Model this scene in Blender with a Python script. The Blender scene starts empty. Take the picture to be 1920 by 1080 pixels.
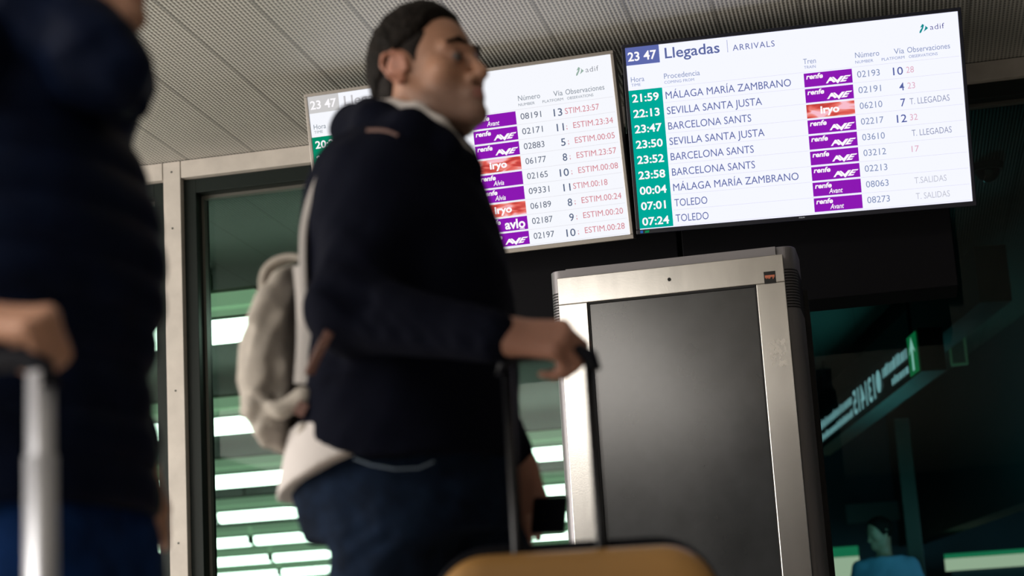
import bpy, bmesh, math, random
import numpy as np
from mathutils import Vector, Matrix
random.seed(7)
S = bpy.context.scene
COL = S.collection
R = math.radians

# ------------------------------------------------------------------ camera
CAM_R = ((0.97506561, 0.21399794, -0.05875323),      # right
         (-0.10214727, 0.19776355, -0.97491308),     # down
         (-0.19701014, 0.95660570, 0.21469174))      # forward
CAM_P = Vector((0, 0, 0.53))
FPX = 3371.38
cd = bpy.data.cameras.new('camera'); cam = bpy.data.objects.new('camera', cd); COL.objects.link(cam)
r_, d_, f_ = (Vector(v) for v in CAM_R)
cam.matrix_world = Matrix(((r_.x, -d_.x, -f_.x, 0), (r_.y, -d_.y, -f_.y, 0), (r_.z, -d_.z, -f_.z, CAM_P.z), (0, 0, 0, 1)))
cd.sensor_width = 36; cd.lens = FPX / 1920 * 36; cd.clip_end = 200
cd.dof.use_dof = True; cd.dof.focus_distance = 6.35; cd.dof.aperture_fstop = 2.7
S.camera = cam

# ------------------------------------------------------------------ world, lamps, exposure
S.view_settings.view_transform = 'Standard'; S.view_settings.look = 'None'
S.view_settings.exposure = 0.0; S.view_settings.gamma = 1.0
w = bpy.data.worlds.new('world'); S.world = w; w.use_nodes = True
w.node_tree.nodes['Background'].inputs[0].default_value = (0.35, 0.45, 0.6, 1)
w.node_tree.nodes['Background'].inputs[1].default_value = 0.02

def area(name, loc, target, sx, sy, power, col):
    l = bpy.data.lights.new(name, 'AREA'); l.shape = 'RECTANGLE'; l.size = sx; l.size_y = sy
    l.energy = power; l.color = col
    o = bpy.data.objects.new(name, l); COL.objects.link(o); o.location = loc
    o.rotation_euler = (Vector(target) - Vector(loc)).to_track_quat('-Z', 'Y').to_euler()
    return o
area('hall_ceiling_lamp', (-4.1, -2.2, 2.86), (-4.1, -2.2, 0), 4.6, 6.5, 520, (1.0, 0.935, 0.86))
area('added_left_fill', (-7.0, 3.2, 1.5), (-3.0, 4.6, 2.2), 5.0, 2.4, 300, (1.0, 0.935, 0.86))  # added fill out of view, brightens the ceiling and post at left
area('added_figure_fill', (1.9, 12.4, 1.4), (-0.4, 14.6, 1.35), 0.6, 0.5, 20.0, (0.45, 0.85, 1.0))  # added fill out of view, lights the figure in blue and the wall
area('added_ceiling_glow', (-0.2, 12.6, 1.3), (-0.5, 13.0, 2.9), 0.6, 0.6, 15.0, (0.25, 0.9, 0.95))  # added without a fitting, makes the teal glow on the passage ceiling

# ------------------------------------------------------------------ helpers
def ray(x, y):
    a, b = (x - 960) / FPX, (y - 540) / FPX
    return r_ * a + d_ * b + f_
def at(x, y, Y):
    d = ray(x, y); return CAM_P + d * (Y / d.y)
def atz(x, y, Z):
    d = ray(x, y); return CAM_P + d * ((Z - CAM_P.z) / d.z)

def at_px(p):
    v = Vector(p) - CAM_P; c = v.dot(f_); return 960 + FPX * v.dot(r_) / c, 540 + FPX * v.dot(d_) / c

def obj(name, me, mat=None, parent=None, smooth=False):
    o = bpy.data.objects.new(name, me); COL.objects.link(o)
    if mat is not None: me.materials.append(mat)
    if parent is not None: o.parent = parent
    if smooth:
        me.polygons.foreach_set('use_smooth', [True] * len(me.polygons))
    return o
def tag(o, label=None, cat=None, group=None, kind=None):
    if label: o['label'] = label
    if cat: o['category'] = cat
    if group: o['group'] = group
    if kind: o['kind'] = kind
    return o
def empty(name, loc=(0, 0, 0), rz=0):
    o = bpy.data.objects.new(name, None); COL.objects.link(o); o.location = loc; o.rotation_euler.z = rz
    o.empty_display_size = 0.1
    return o

class MB:
    """collects simple solids, gives one mesh"""
    def __init__(s): s.v = []; s.f = []
    def add(s, vs, fs):
        n = len(s.v); s.v += [tuple(v) for v in vs]; s.f += [tuple(i + n for i in f) for f in fs]; return s
    def box(s, x0, x1, y0, y1, z0, z1):
        return s.add([(x, y, z) for z in (z0, z1) for y in (y0, y1) for x in (x0, x1)],
                     [(0, 2, 3, 1), (4, 5, 7, 6), (0, 1, 5, 4), (2, 6, 7, 3), (0, 4, 6, 2), (1, 3, 7, 5)])
    def obox(s, c, ax, ay, az, hx, hy, hz):
        c = Vector(c)
        return s.add([c + ax * (hx * i) + ay * (hy * j) + az * (hz * k) for k in (-1, 1) for j in (-1, 1) for i in (-1, 1)],
                     [(0, 2, 3, 1), (4, 5, 7, 6), (0, 1, 5, 4), (2, 6, 7, 3), (0, 4, 6, 2), (1, 3, 7, 5)])
    def poly(s, pts): return s.add(pts, [tuple(range(len(pts)))])
    def tube(s, pts, r, seg=12, cap=True):
        pts = [Vector(p) for p in pts]; n0 = len(s.v); N = len(pts)
        rr = r if isinstance(r, (list, tuple)) else [r] * N
        ref = Vector((0.31, 0.2, 0.93))
        for i, p in enumerate(pts):
            t = (pts[min(i + 1, N - 1)] - pts[max(i - 1, 0)]).normalized()
            a = t.cross(ref).normalized(); b = t.cross(a)
            for k in range(seg):
                th = 2 * math.pi * k / seg
                s.v.append(tuple(p + (a * math.cos(th) + b * math.sin(th)) * rr[i]))
        for i in range(N - 1):
            for k in range(seg):
                k2 = (k + 1) % seg
                s.f.append((n0 + i * seg + k, n0 + i * seg + k2, n0 + (i + 1) * seg + k2, n0 + (i + 1) * seg + k))
        if cap:
            s.f.append(tuple(n0 + k for k in range(seg))[::-1]); s.f.append(tuple(n0 + (N - 1) * seg + k for k in range(seg)))
        return s
    def extrude(s, prof, p0, p1, ax, ay):
        """closed profile [(a,b)] in axes ax, ay swept from p0 to p1"""
        n = len(prof); n0 = len(s.v)
        for p in (Vector(p0), Vector(p1)):
            for a, b in prof: s.v.append(tuple(p + ax * a + ay * b))
        for k in range(n):
            k2 = (k + 1) % n; s.f.append((n0 + k, n0 + k2, n0 + n + k2, n0 + n + k))
        s.f.append(tuple(n0 + k for k in range(n))[::-1]); s.f.append(tuple(n0 + n + k for k in range(n)))
        return s
    def mesh(s, name, fix=True):
        me = bpy.data.meshes.new(name); me.from_pydata(s.v, [], s.f); me.update()
        if fix:
            bm = bmesh.new(); bm.from_mesh(me); bmesh.ops.recalc_face_normals(bm, faces=bm.faces); bm.to_mesh(me); bm.free()
        return me
    def build(s, name, mat, parent=None, smooth=False, bevel=0, fix=True):
        o = obj(name, s.mesh(name, fix), mat, parent, smooth)
        if bevel:
            m = o.modifiers.new('bevel', 'BEVEL'); m.width = bevel; m.segments = 2; m.limit_method = 'ANGLE'
        return o

def rbox_mesh(name, w_, d, h, r, seg=6, axis_only=None):
    bm = bmesh.new(); bmesh.ops.create_cube(bm, size=1)
    for v in bm.verts: v.co = Vector((v.co.x * w_, v.co.y * d, v.co.z * h))
    ed = bm.edges[:]
    if axis_only is not None:
        ed = [e for e in ed if abs((e.verts[0].co - e.verts[1].co).normalized()[axis_only]) > .9]
    bmesh.ops.bevel(bm, geom=ed, offset=r, segments=seg, affect='EDGES', profile=0.5)
    me = bpy.data.meshes.new(name); bm.to_mesh(me); bm.free(); return me

X, Y_, Z = Vector((1, 0, 0)), Vector((0, 1, 0)), Vector((0, 0, 1))

# ------------------------------------------------------------------ materials
def mat(name, col, rough=0.6, metal=0.0, noise=None, bump=None, spec=None, emit=None, coat=0.0, sheen=0.0):
    m = bpy.data.materials.new(name); m.use_nodes = True; nt = m.node_tree; b = nt.nodes['Principled BSDF']
    b.inputs['Base Color'].default_value = (*col, 1); b.inputs['Roughness'].default_value = rough
    b.inputs['Metallic'].default_value = metal
    if spec is not None: b.inputs['Specular IOR Level'].default_value = spec
    if coat: b.inputs['Coat Weight'].default_value = coat
    if sheen: b.inputs['Sheen Weight'].default_value = sheen
    if emit: b.inputs['Emission Color'].default_value = (*emit[0], 1); b.inputs['Emission Strength'].default_value = emit[1]
    if noise or bump:
        tc = nt.nodes.new('ShaderNodeTexCoord')
    if noise:
        sc, amt = noise[0], noise[1]
        n = nt.nodes.new('ShaderNodeTexNoise'); n.inputs['Scale'].default_value = sc; n.inputs['Detail'].default_value = 6
        mp = nt.nodes.new('ShaderNodeMapping'); mp.inputs['Scale'].default_value = noise[2] if len(noise) > 2 else (1, 1, 1)
        nt.links.new(tc.outputs['Object'], mp.inputs[0]); nt.links.new(mp.outputs[0], n.inputs[0])
        cr = nt.nodes.new('ShaderNodeValToRGB')
        cr.color_ramp.elements[0].position = 0.3; cr.color_ramp.elements[1].position = 0.72
        cr.color_ramp.elements[0].color = (*[c * (1 - amt) for c in col], 1)
        cr.color_ramp.elements[1].color = (*[min(1, c * (1 + amt)) for c in col], 1)
        nt.links.new(n.outputs[0], cr.inputs[0]); nt.links.new(cr.outputs[0], b.inputs['Base Color'])
    if bump:
        n2 = nt.nodes.new('ShaderNodeTexNoise'); n2.inputs['Scale'].default_value = bump[0]; n2.inputs['Detail'].default_value = 4
        nt.links.new(tc.outputs['Object'], n2.inputs[0])
        bp = nt.nodes.new('ShaderNodeBump'); bp.inputs['Strength'].default_value = bump[1]; bp.inputs['Distance'].default_value = bump[2] if len(bump) > 2 else 0.01
        nt.links.new(n2.outputs[0], bp.inputs['Height']); nt.links.new(bp.outputs[0], b.inputs['Normal'])
    return m
def emis(name, col, strength=1.0):
    m = bpy.data.materials.new(name); m.use_nodes = True; nt = m.node_tree; nt.nodes.remove(nt.nodes['Principled BSDF'])
    e = nt.nodes.new('ShaderNodeEmission'); e.inputs[0].default_value = (*col, 1); e.inputs[1].default_value = strength
    nt.links.new(e.outputs[0], nt.nodes['Material Output'].inputs[0]); return m
def srgb(r, g, b):
    f = lambda c: (c / 255 / 12.92) if c <= 10 else ((c / 255 + 0.055) / 1.055) ** 2.4
    return (f(r), f(g), f(b))
def math_node(nt, op, a, b=None):
    n = nt.nodes.new('ShaderNodeMath'); n.operation = op
    for i, v in enumerate((a, b)):
        if v is None: continue
        if isinstance(v, (int, float)): n.inputs[i].default_value = v
        else: nt.links.new(v, n.inputs[i])
    return n.outputs[0]

def ceiling_mat(name, col, spec=0.5):
    m = bpy.data.materials.new(name); m.use_nodes = True; nt = m.node_tree; b = nt.nodes['Principled BSDF']
    g = nt.nodes.new('ShaderNodeNewGeometry'); sp = nt.nodes.new('ShaderNodeSeparateXYZ'); nt.links.new(g.outputs['Position'], sp.inputs[0])
    x, y = sp.outputs[0], sp.outputs[1]
    rib = math_node(nt, 'SINE', math_node(nt, 'MULTIPLY', x, 2 * math.pi / 0.0154))           # ribs run in depth
    rib01 = math_node(nt, 'ADD', math_node(nt, 'MULTIPLY', rib, 0.5), 0.5)
    hole = math_node(nt, 'SINE', math_node(nt, 'MULTIPLY', y, 2 * math.pi / 0.026))
    hole01 = math_node(nt, 'ADD', math_node(nt, 'MULTIPLY', hole, 0.5), 0.5)
    groove = math_node(nt, 'SUBTRACT', 1.0, rib01)
    dark = math_node(nt, 'MULTIPLY', math_node(nt, 'POWER', groove, 1.4), math_node(nt, 'ADD', math_node(nt, 'MULTIPLY', hole01, 0.75), 0.25))
    # seams every 0.308 m
    fr = math_node(nt, 'FRACT', math_node(nt, 'MULTIPLY', math_node(nt, 'ADD', x, 1.09 + 0.308 * 100), 1 / 0.308))
    seam = math_node(nt, 'LESS_THAN', math_node(nt, 'ABSOLUTE', math_node(nt, 'SUBTRACT', fr, 0.5)), 0.485)
    seamdark = math_node(nt, 'SUBTRACT', 1.0, seam)
    n = nt.nodes.new('ShaderNodeTexNoise'); n.inputs['Scale'].default_value = 1.3; n.inputs['Detail'].default_value = 3
    nt.links.new(g.outputs['Position'], n.inputs[0])
    tone = math_node(nt, 'ADD', math_node(nt, 'MULTIPLY', n.outputs[0], 0.35), 0.82)
    k = math_node(nt, 'MULTIPLY', tone, math_node(nt, 'MULTIPLY', math_node(nt, 'SUBTRACT', 1.0, math_node(nt, 'MULTIPLY', dark, 0.8)), math_node(nt, 'SUBTRACT', 1.0, math_node(nt, 'MULTIPLY', seamdark, 0.45))))
    mx = nt.nodes.new('ShaderNodeMix'); mx.data_type = 'RGBA'; nt.links.new(k, mx.inputs[0])
    mx.inputs[6].default_value = (0.012, 0.011, 0.01, 1); mx.inputs[7].default_value = (*col, 1)
    nt.links.new(mx.outputs[2], b.inputs['Base Color']); b.inputs['Roughness'].default_value = 0.42; b.inputs['Specular IOR Level'].default_value = spec
    bp = nt.nodes.new('ShaderNodeBump'); bp.inputs['Strength'].default_value = 0.5; bp.inputs['Distance'].default_value = 0.004
    nt.links.new(rib01, bp.inputs['Height']); nt.links.new(bp.outputs[0], b.inputs['Normal'])
    return m
def glass_mat(name, tint, refl=1.0):
    m = bpy.data.materials.new(name); m.use_nodes = True; nt = m.node_tree; nt.nodes.remove(nt.nodes['Principled BSDF'])
    t = nt.nodes.new('ShaderNodeBsdfTransparent'); t.inputs[0].default_value = (*tint, 1)
    gl = nt.nodes.new('ShaderNodeBsdfGlossy'); gl.inputs['Roughness'].default_value = 0.02
    fr = nt.nodes.new('ShaderNodeFresnel'); fr.inputs[0].default_value = 1.45
    mx = nt.nodes.new('ShaderNodeMixShader')
    nt.links.new(math_node(nt, 'MULTIPLY', fr.outputs[0], refl), mx.inputs[0]); nt.links.new(t.outputs[0], mx.inputs[1]); nt.links.new(gl.outputs[0], mx.inputs[2])
    nt.links.new(mx.outputs[0], nt.nodes['Material Output'].inputs[0]); return m

M = {}
M['ceiling'] = ceiling_mat('perforated_ribbed_metal', (0.64, 0.62, 0.58)); M['ceiling_far'] = ceiling_mat('shaded_ribbed_metal', (0.075, 0.092, 0.083), 0.12)  # far copy of the panels has the shade beyond the glass in its colour
M['beam'] = mat('stone_grey_cladding', (0.62, 0.575, 0.525), 0.55, noise=(9, 0.10), bump=(60, 0.05))
M['frame_dark'] = mat('dark_green_frame', (0.014, 0.020, 0.018), 0.35, spec=0.15)
M['frame_edge'] = mat('worn_frame_edge', (0.10, 0.10, 0.085), 0.4)
M['glass'] = glass_mat('green_tinted_glass', (0.66, 0.79, 0.71), 0.4)
M['glass_dark'] = glass_mat('dark_tinted_glass', (0.62, 0.80, 0.77), 0.5)
M['floor'] = mat('polished_stone_floor', (0.55, 0.52, 0.47), 0.3, noise=(6, 0.12))
M['black'] = mat('black_plastic', (0.006, 0.007, 0.012), 0.45, spec=0.15)
M['black_soft'] = mat('matt_black_paint', (0.004, 0.004, 0.006), 0.7, spec=0.15)
M['navy_bezel'] = mat('navy_black_bezel', (0.008, 0.010, 0.022), 0.3)
M['grey_bezel'] = mat('brushed_grey_bezel', (0.42, 0.39, 0.36), 0.35, metal=0.6)
M['steel'] = mat('brushed_steel', (0.62, 0.605, 0.58), 0.22, metal=1.0, noise=(14, 0.10, (1, 1, .25)), bump=(180, 0.03, 0.002))
M['casing'] = mat('dark_metallic_casing', (0.27, 0.26, 0.275), 0.42, metal=0.6)
M['casing_dark'] = mat('plain_black', (0.004, 0.004, 0.005), 0.6)  # plain black shared by gasket, slots, sticker and back panel
M['kiosk_glass'] = mat('dusty_dark_screen_glass', (0.030, 0.033, 0.036), 0.17, noise=(5, 0.35), spec=0.9)
M['tube'] = emis('fluorescent_diffuser', (0.93, 1.0, 0.95), 7.0)
M['trough'] = mat('lamp_housing_painted_glow', (0.60, 0.68, 0.58), 0.5, emit=((0.36, 0.50, 0.36), 0.5))  # emission stands in for lamp light falling on the housing faces
M['trough_dark'] = mat('dark_lamp_edge', (0.05, 0.07, 0.05), 0.5)
M['skin'] = None

# ------------------------------------------------------------------ structure
def struct(name, o): o.name = name; o['kind'] = 'structure'; return o
WY = 7.26
struct('ceiling', MB().box(-16, 8, -9, 7.40, 2.90, 3.0).build('ceiling', M['ceiling']))
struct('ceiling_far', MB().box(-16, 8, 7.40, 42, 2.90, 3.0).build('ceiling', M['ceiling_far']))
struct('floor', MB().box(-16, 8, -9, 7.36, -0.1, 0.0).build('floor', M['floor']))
struct('floor_far', MB().box(-16, 8, 7.36, 42, -0.1, 0.0).build('floor', mat('dark_low_bounce_floor', (0.06, 0.06, 0.055), .6)))  # unseen floor made dark to cut bounce light on the far ceiling
# trims: beam pieces and posts of the glazed wall
posts = [(-5.39, -5.31), (-3.055, -2.974), (-0.64, -0.56), (1.90, 1.98)]
k = 1
for a, b in posts:
    o = struct('trim_%d' % k, MB().box(a, b, WY, WY + 0.20, 0, 2.897).build('trim', M['beam'], bevel=0.002)); k += 1
    for zz in (2.85, 2.59, 1.86, 1.2): MB().tube([((a + b) / 2, WY - 0.001, zz), ((a + b) / 2, WY + 0.004, zz)], 0.005, 10).build('rivet', M['frame_edge'], o)
ends = [-16, *[v for p in posts for v in p], 8]
for i in range(0, len(ends), 2):
    struct('trim_%d' % k, MB().box(ends[i] + 0.004, ends[i + 1] - 0.004, WY, WY + 0.20, 2.818, 2.897).build('trim', M['beam'], bevel=0.002)); k += 1
wn = 1
for i in range(0, len(ends), 2):
    x0, x1 = ends[i] + 0.002, ends[i + 1] - 0.002
    g = M['glass'] if x1 < 0 else M['glass_dark']
    wroot = struct('window_%d' % wn, MB().box(x0 + 0.055, x1 - 0.055, WY + 0.145, WY + 0.153, 0.05, 2.75).build('window', g)); wn += 1
    fr = MB()
    fr.box(x0, x0 + 0.057, WY + 0.035, WY + 0.19, 0, 2.815).box(x1 - 0.057, x1, WY + 0.035, WY + 0.19, 0, 2.815)
    fr.box(x0 + 0.057, x1 - 0.057, WY + 0.035, WY + 0.19, 2.752, 2.815).box(x0 + 0.057, x1 - 0.057, WY + 0.035, WY + 0.19, 0, 0.06)
    fr.build('window_frame', M['frame_dark'], wroot, bevel=0.002)
    be = MB()
    be.box(x0 + 0.057, x0 + 0.069, WY + 0.10, WY + 0.135, 0.06, 2.752).box(x1 - 0.069, x1 - 0.057, WY + 0.10, WY + 0.135, 0.06, 2.752)
    be.box(x0 + 0.069, x1 - 0.069, WY + 0.10, WY + 0.135, 2.738, 2.752)
    be.build('glazing_bead', M['frame_edge'], wroot)
# added unseen wall that keeps the hall lamps' light out of the passage
dv = Vector((-0.119, 0.993, 0)); pv = Vector((0.993, 0.119, 0))
c0 = Vector((-0.62, 7.50, 1.449)); c1 = c0 + dv * 24
struct('wall_light_blocker', MB().obox((c0 + c1) / 2, dv, pv, Z, 12, 0.03, 1.449).build('wall', mat('dark_blocker_paint', (0.02, 0.035, 0.035), 0.7)))
struct('wall_back', MB().box(-16, -3.6, 34.0, 34.2, 0, 2.9).build('wall', mat('far_wall_grey_green', (0.16, 0.20, 0.17), 0.8, noise=(3, .2))))
struct('wall_right', MB().box(-1.9, 8, 18.0, 18.2, 0, 2.9).build('wall', mat('dark_blue_wall', (0.035, 0.07, 0.11), 0.6, noise=(1.2, .3))))
# ------------------------------------------------------------------ writing
_tc = bpy.data.curves.new('writing', 'FONT'); _to = bpy.data.objects.new('writing', _tc); COL.objects.link(_to)
_tc.resolution_u = 3
def raw_text(s, bold=0.0, shear=0.0, spacing=1.0):
    _tc.body = s; _tc.offset = bold; _tc.shear = shear; _tc.size = 1.0; _tc.space_character = spacing
    dg = bpy.context.evaluated_depsgraph_get(); dg.update()
    me = _to.evaluated_get(dg).to_mesh()
    vs = [v.co.copy() for v in me.vertices]; fs = [tuple(p.vertices) for p in me.polygons]
    _to.evaluated_get(dg).to_mesh_clear(); return vs, fs
CAPH = max(v.y for v in raw_text('H')[0])
class Ink:
    """flat lettering and shapes on a display, in millimetres from its top left corner"""
    def __init__(s, W_, H_, lift): s.mb = MB(); s.W = W_; s.H = H_; s.l = lift
    def p(s, u, v): return (u / 1000 - s.W / 2, -s.l, s.H / 2 - v / 1000)
    def text(s, t, u, base, width=None, cap=20, bold=0.0, shear=0.0, right=False, full=False, spacing=1.0):
        vs, fs = raw_text(t, bold, shear, spacing)
        x0 = min(v.x for v in vs); x1 = max(v.x for v in vs)
        y0 = min(v.y for v in vs); y1 = max(v.y for v in vs)
        ky = cap / ((y1 - y0) if full else CAPH); kx = width / (x1 - x0) if width else ky * 0.82
        if width and kx > ky * 1.12: kx = ky * 1.12
        wd = (x1 - x0) * kx; u0 = u - wd if right else u
        off = y0 if full else 0
        s.mb.add([s.p(u0 + (v.x - x0) * kx, base - (v.y - off) * ky) for v in vs], fs); return s
    def rect(s, u0, v0, u1, v1): s.mb.poly([s.p(u0, v1), s.p(u1, v1), s.p(u1, v0), s.p(u0, v0)]); return s
    def poly(s, pts): s.mb.poly([s.p(*q) for q in pts]); return s
    def build(s, name, m, parent): return s.mb.build(name, m, parent, fix=False)

WHITE = srgb(250, 250, 255)
E_ = {}
def ecol(key, rgb, k=1.0):
    if key not in E_: E_[key] = emis('display_' + key, srgb(*rgb), k)
    return E_[key]
def iryo_mat():
    m = bpy.data.materials.new('display_red_waves'); m.use_nodes = True; nt = m.node_tree; nt.nodes.remove(nt.nodes['Principled BSDF'])
    tc = nt.nodes.new('ShaderNodeTexCoord'); mp = nt.nodes.new('ShaderNodeMapping'); mp.inputs['Scale'].default_value = (9, 1, 26); mp.inputs['Rotation'].default_value = (0, 0.5, 0)
    n = nt.nodes.new('ShaderNodeTexNoise'); n.inputs['Scale'].default_value = 1.6; n.inputs['Detail'].default_value = 1; n.inputs['Distortion'].default_value = 0.8
    cr = nt.nodes.new('ShaderNodeValToRGB'); el = cr.color_ramp.elements
    el[0].position = .36; el[0].color = (*srgb(196, 66, 62), 1); el[1].position = .66; el[1].color = (*srgb(250, 190, 205), 1)
    e2 = el.new(.46); e2.color = (*srgb(228, 98, 88), 1); e3 = el.new(.55); e3.color = (*srgb(238, 140, 130), 1)
    e = nt.nodes.new('ShaderNodeEmission')
    nt.links.new(tc.outputs['Object'], mp.inputs[0]); nt.links.new(mp.outputs[0], n.inputs[0]); nt.links.new(n.outputs[0], cr.inputs[0]); nt.links.new(cr.outputs[0], e.inputs[0])
    nt.links.new(e.outputs[0], nt.nodes['Material Output'].inputs[0]); return m
M['iryo'] = iryo_mat()
SW, SH = 1.2097, 0.6804
def pose(c, yaw, tilt, roll):
    rx = Vector((math.cos(yaw), math.sin(yaw), 0)); n = Vector((math.sin(yaw), -math.cos(yaw), 0))
    up = Z * math.cos(tilt) + n * math.sin(tilt)
    r = rx * math.cos(roll) + up * math.sin(roll); u = -rx * math.sin(roll) + up * math.cos(roll)
    y = u.cross(r)
    return Matrix(((r.x, y.x, u.x, c[0]), (r.y, y.y, u.y, c[1]), (r.z, y.z, u.z, c[2]), (0, 0, 0, 1)))

def badge(root, kind, i):
    u0, v0 = 649.8, 164.5 + 57.1 * i
    b = Ink(SW, SH, 0.0014).rect(u0, v0, u0 + 173.5, v0 + 50.2).build('operator_badge', M['iryo'] if kind == 'iryo' else ecol('purple', root['_purple']), root)
    t = Ink(SW, SH, 0.0022)
    if kind == 'iryo':
        t.text('iryo', u0 + 50, v0 + 46, 71, 36, bold=0.035, full=True)
    else:
        t.text('renfe', u0 + 8, v0 + 21.5, 62, 17.5, bold=0.03, shear=0.18)
        q = lambda pts: t.poly([(u0 + a, v0 + c) for a, c in pts])
        if kind == 'AVE':
            q([(77, 43.5), (93, 22.5), (98, 22.5), (100.5, 26), (95.5, 31), (90, 36), (84.5, 43.5)]); q([(98, 22.5), (113, 41), (105, 43.5), (97, 36), (90, 36), (95.5, 31), (100.5, 26)])
            q([(100, 22.5), (107, 22.5), (119, 35), (118, 47)]); q([(119, 35), (132, 22.5), (143, 22.5), (121, 47.5), (118, 47)])
            q([(142, 26.5), (147, 21.5), (169, 21.5), (165, 26)]); q([(134, 34.5), (139, 29.8), (159, 29.8), (154, 34.5)])
            q([(127, 43.5), (132.5, 38.2), (153, 38.2), (148, 43)]); q([(132.5, 38.2), (142, 26.5), (150, 26.5), (140, 38.2)])
        elif kind == 'avlo':
            t.text('avlo', u0 + 84, v0 + 42, 80, 34, bold=0.03); t.rect(u0 + 140, v0 + 44.5, u0 + 160, v0 + 47.5)
        else:
            t.text(kind, u0 + 57, v0 + 43.5, 50 if kind == 'Avant' else 42, 18, bold=0.012, shear=0.25)
    tt = t.build('badge_lettering', ecol('white_ink', (255, 252, 255)), b)

def arrivals_display(name, ps, label, bezel, data, dim):
    root = empty(name); root.matrix_world = pose(*ps)
    tag(root, label, 'screen', 'arrivals displays')
    root['_purple'] = (112, 12, 146) if dim else (140, 24, 178)
    sc = MB().poly([(-SW / 2, 0, -SH / 2), (SW / 2, 0, -SH / 2), (SW / 2, 0, SH / 2), (-SW / 2, 0, SH / 2)]).build('screen', emis('display_white_' + name, (0.93, 0.945, 1.0 if dim else 1.12), 1.0), root, fix=False)
    b = 0.013
    f = MB()
    f.box(-SW / 2 - b, SW / 2 + b, -0.006, 0.055, SH / 2 + .0005, SH / 2 + b).box(-SW / 2 - b, SW / 2 + b, -0.006, 0.055, -SH / 2 - b - 0.004, -SH / 2 - .0005)
    f.box(-SW / 2 - b, -SW / 2 - .0005, -0.006, 0.055, -SH / 2, SH / 2).box(SW / 2 + .0005, SW / 2 + b, -0.006, 0.055, -SH / 2, SH / 2)
    f.build('bezel', bezel, root, bevel=0.0015)
    MB().box(-SW / 2 - 0.01, SW / 2 + 0.01, 0.004, 0.05, -SH / 2 - 0.01, SH / 2 + 0.01).box(-0.4, 0.4, 0.05, 0.075, -0.25, 0.2).build('back_housing', M['black'], root, bevel=0.004)
    I = lambda l=0.0014: Ink(SW, SH, l)
    txt = ecol('slate_ink_dim', (88, 98, 118)) if dim else ecol('slate_ink', (92, 104, 158))
    pale = ecol('pale_ink_dim', (128, 138, 150)) if dim else ecol('pale_ink', (134, 148, 178))
    red = ecol('red_ink_dim', (212, 130, 142)) if dim else ecol('red_ink', (226, 178, 190))
    big = ecol('big_ink_dim', (84, 98, 128)) if dim else ecol('big_ink', (86, 98, 158))
    cb = I().rect(0, 0, 126.9, 66.5).build('clock_box', ecol('clock_washed', (206, 204, 204)) if dim else ecol('clock_blue', (94, 106, 172)), root)  # dim display: washed-out glare painted into the box and title colours
    I(0.0022).text('23 47', 8, 50.5, 108, 31.5, bold=0.022).build('clock_digits', ecol('white_ink', (255, 252, 255)), cb)
    I().text('Llegadas', 147.5, 54, 213.5, 38, bold=0.012).build('title_lettering', ecol('title_washed', (196, 194, 198)) if dim else txt, root)
    I().rect(380.4, 11, 381.8, 57).text('ARRIVALS', 400, 53.5, 154, 21.5, spacing=1.15).build('subtitle_lettering', ecol('title_washed', (196, 194, 198)) if dim else txt, root)
    for a in (('Hora', 12.5, 129.5, 50.5, 19), ('Procedencia', 137.7, 129.5, 134, 19.5), ('Tren', 652, 130, 45.5, 19), ('Número', 839, 127.5, 86, 19.5), ('Vía', 977, 128.5, 36, 19.5), ('Observaciones', 1024, 128.5, 150, 19.5),
              ('TIME', 12.6, 145.6, 36.5, 10.2), ('COMING FROM', 137, 148, 111.5, 10.2), ('TRAIN', 653.5, 147.2, 42, 10.2), ('NUMBER', 838, 147.8, 64, 10.2), ('PLATFORM', 932, 148, 88, 10.2), ('OBSERVATIONS', 1028, 148, 101, 10.2)):
        I().text(*a).build('heading_lettering', pale, root)
    g = I().rect(0, 160, 127, 677).build('hour_column', ecol('green_dim', (4, 138, 102)) if dim else ecol('green', (0, 168, 152)), root)
    for i, s in enumerate(data['hours']):
        I(0.0022).text(s, 11.5, 204.5 + 57.65 * i, 105 if len(s) > 3 else 46, 28, bold=0.022).build('hour_digits', ecol('white_ink', (255, 252, 255)), g)
    for i in range(10): I(0.0008).rect(130, 159.2 + 57.3 * i, 1204, 160.3 + 57.3 * i).build('row_line', ecol('line_grey', (218, 216, 224)), root)
    for i, (s, wd) in enumerate(data['dest']): I().text(s, 138, 204.6 + 57.25 * i, wd, 27).build('origin_lettering', txt, root)
    for i, kd in enumerate(data['ops']): badge(root, kd, i)
    for i, s in enumerate(data['nums']): I().text(s, 841, 199 + 57.1 * i, 80.5, 23).build('number_digits', pale if not dim else txt, root)
    for i, s in enumerate(data['plat']):
        if s: I().text(s, 1003.5, 204 + 57.2 * i, 42 if len(s) == 2 else 17.5, 27.5, right=True, bold=0.006).build('platform_digits', big, root)
    for i, (u, s, wd, c) in enumerate(data['obs']):
        if not s: continue
        m_ = red if c == 'r' else ecol('observation_grey', (150, 156, 176)) if c == 'g' else ecol('observation_faint', (196, 198, 204))
        I().text(s, u, 200.5 + 57.0 * i, wd, 22).build('observation_lettering', m_, root)
        if dim and u > 1030: I().text(';', 1012.5, 200.5 + 57.0 * i, 5, 20).build('cut_off_character', red, root)
    lg = I()
    c = lambda a, b_: (1083.9 + (a - 320) * 0.176, 31.4 + (b_ - 285) * 0.176)
    lg.poly([c(320, 285), c(354, 308), c(312, 350), c(274, 352)]); lg.poly([c(354, 308), c(330, 378), c(285, 455), c(262, 468), c(250, 455), c(262, 420), c(312, 350)])
    lg.poly([c(370, 320), c(430, 380), c(392, 408), c(378, 350)]); lg.poly([c(378, 350), c(392, 408), c(335, 442), c(362, 395)])
    lg.build('operator_logo', ecol('logo_dim', (150, 176, 164)) if dim else ecol('logo_teal', (10, 140, 140)), root)
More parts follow.
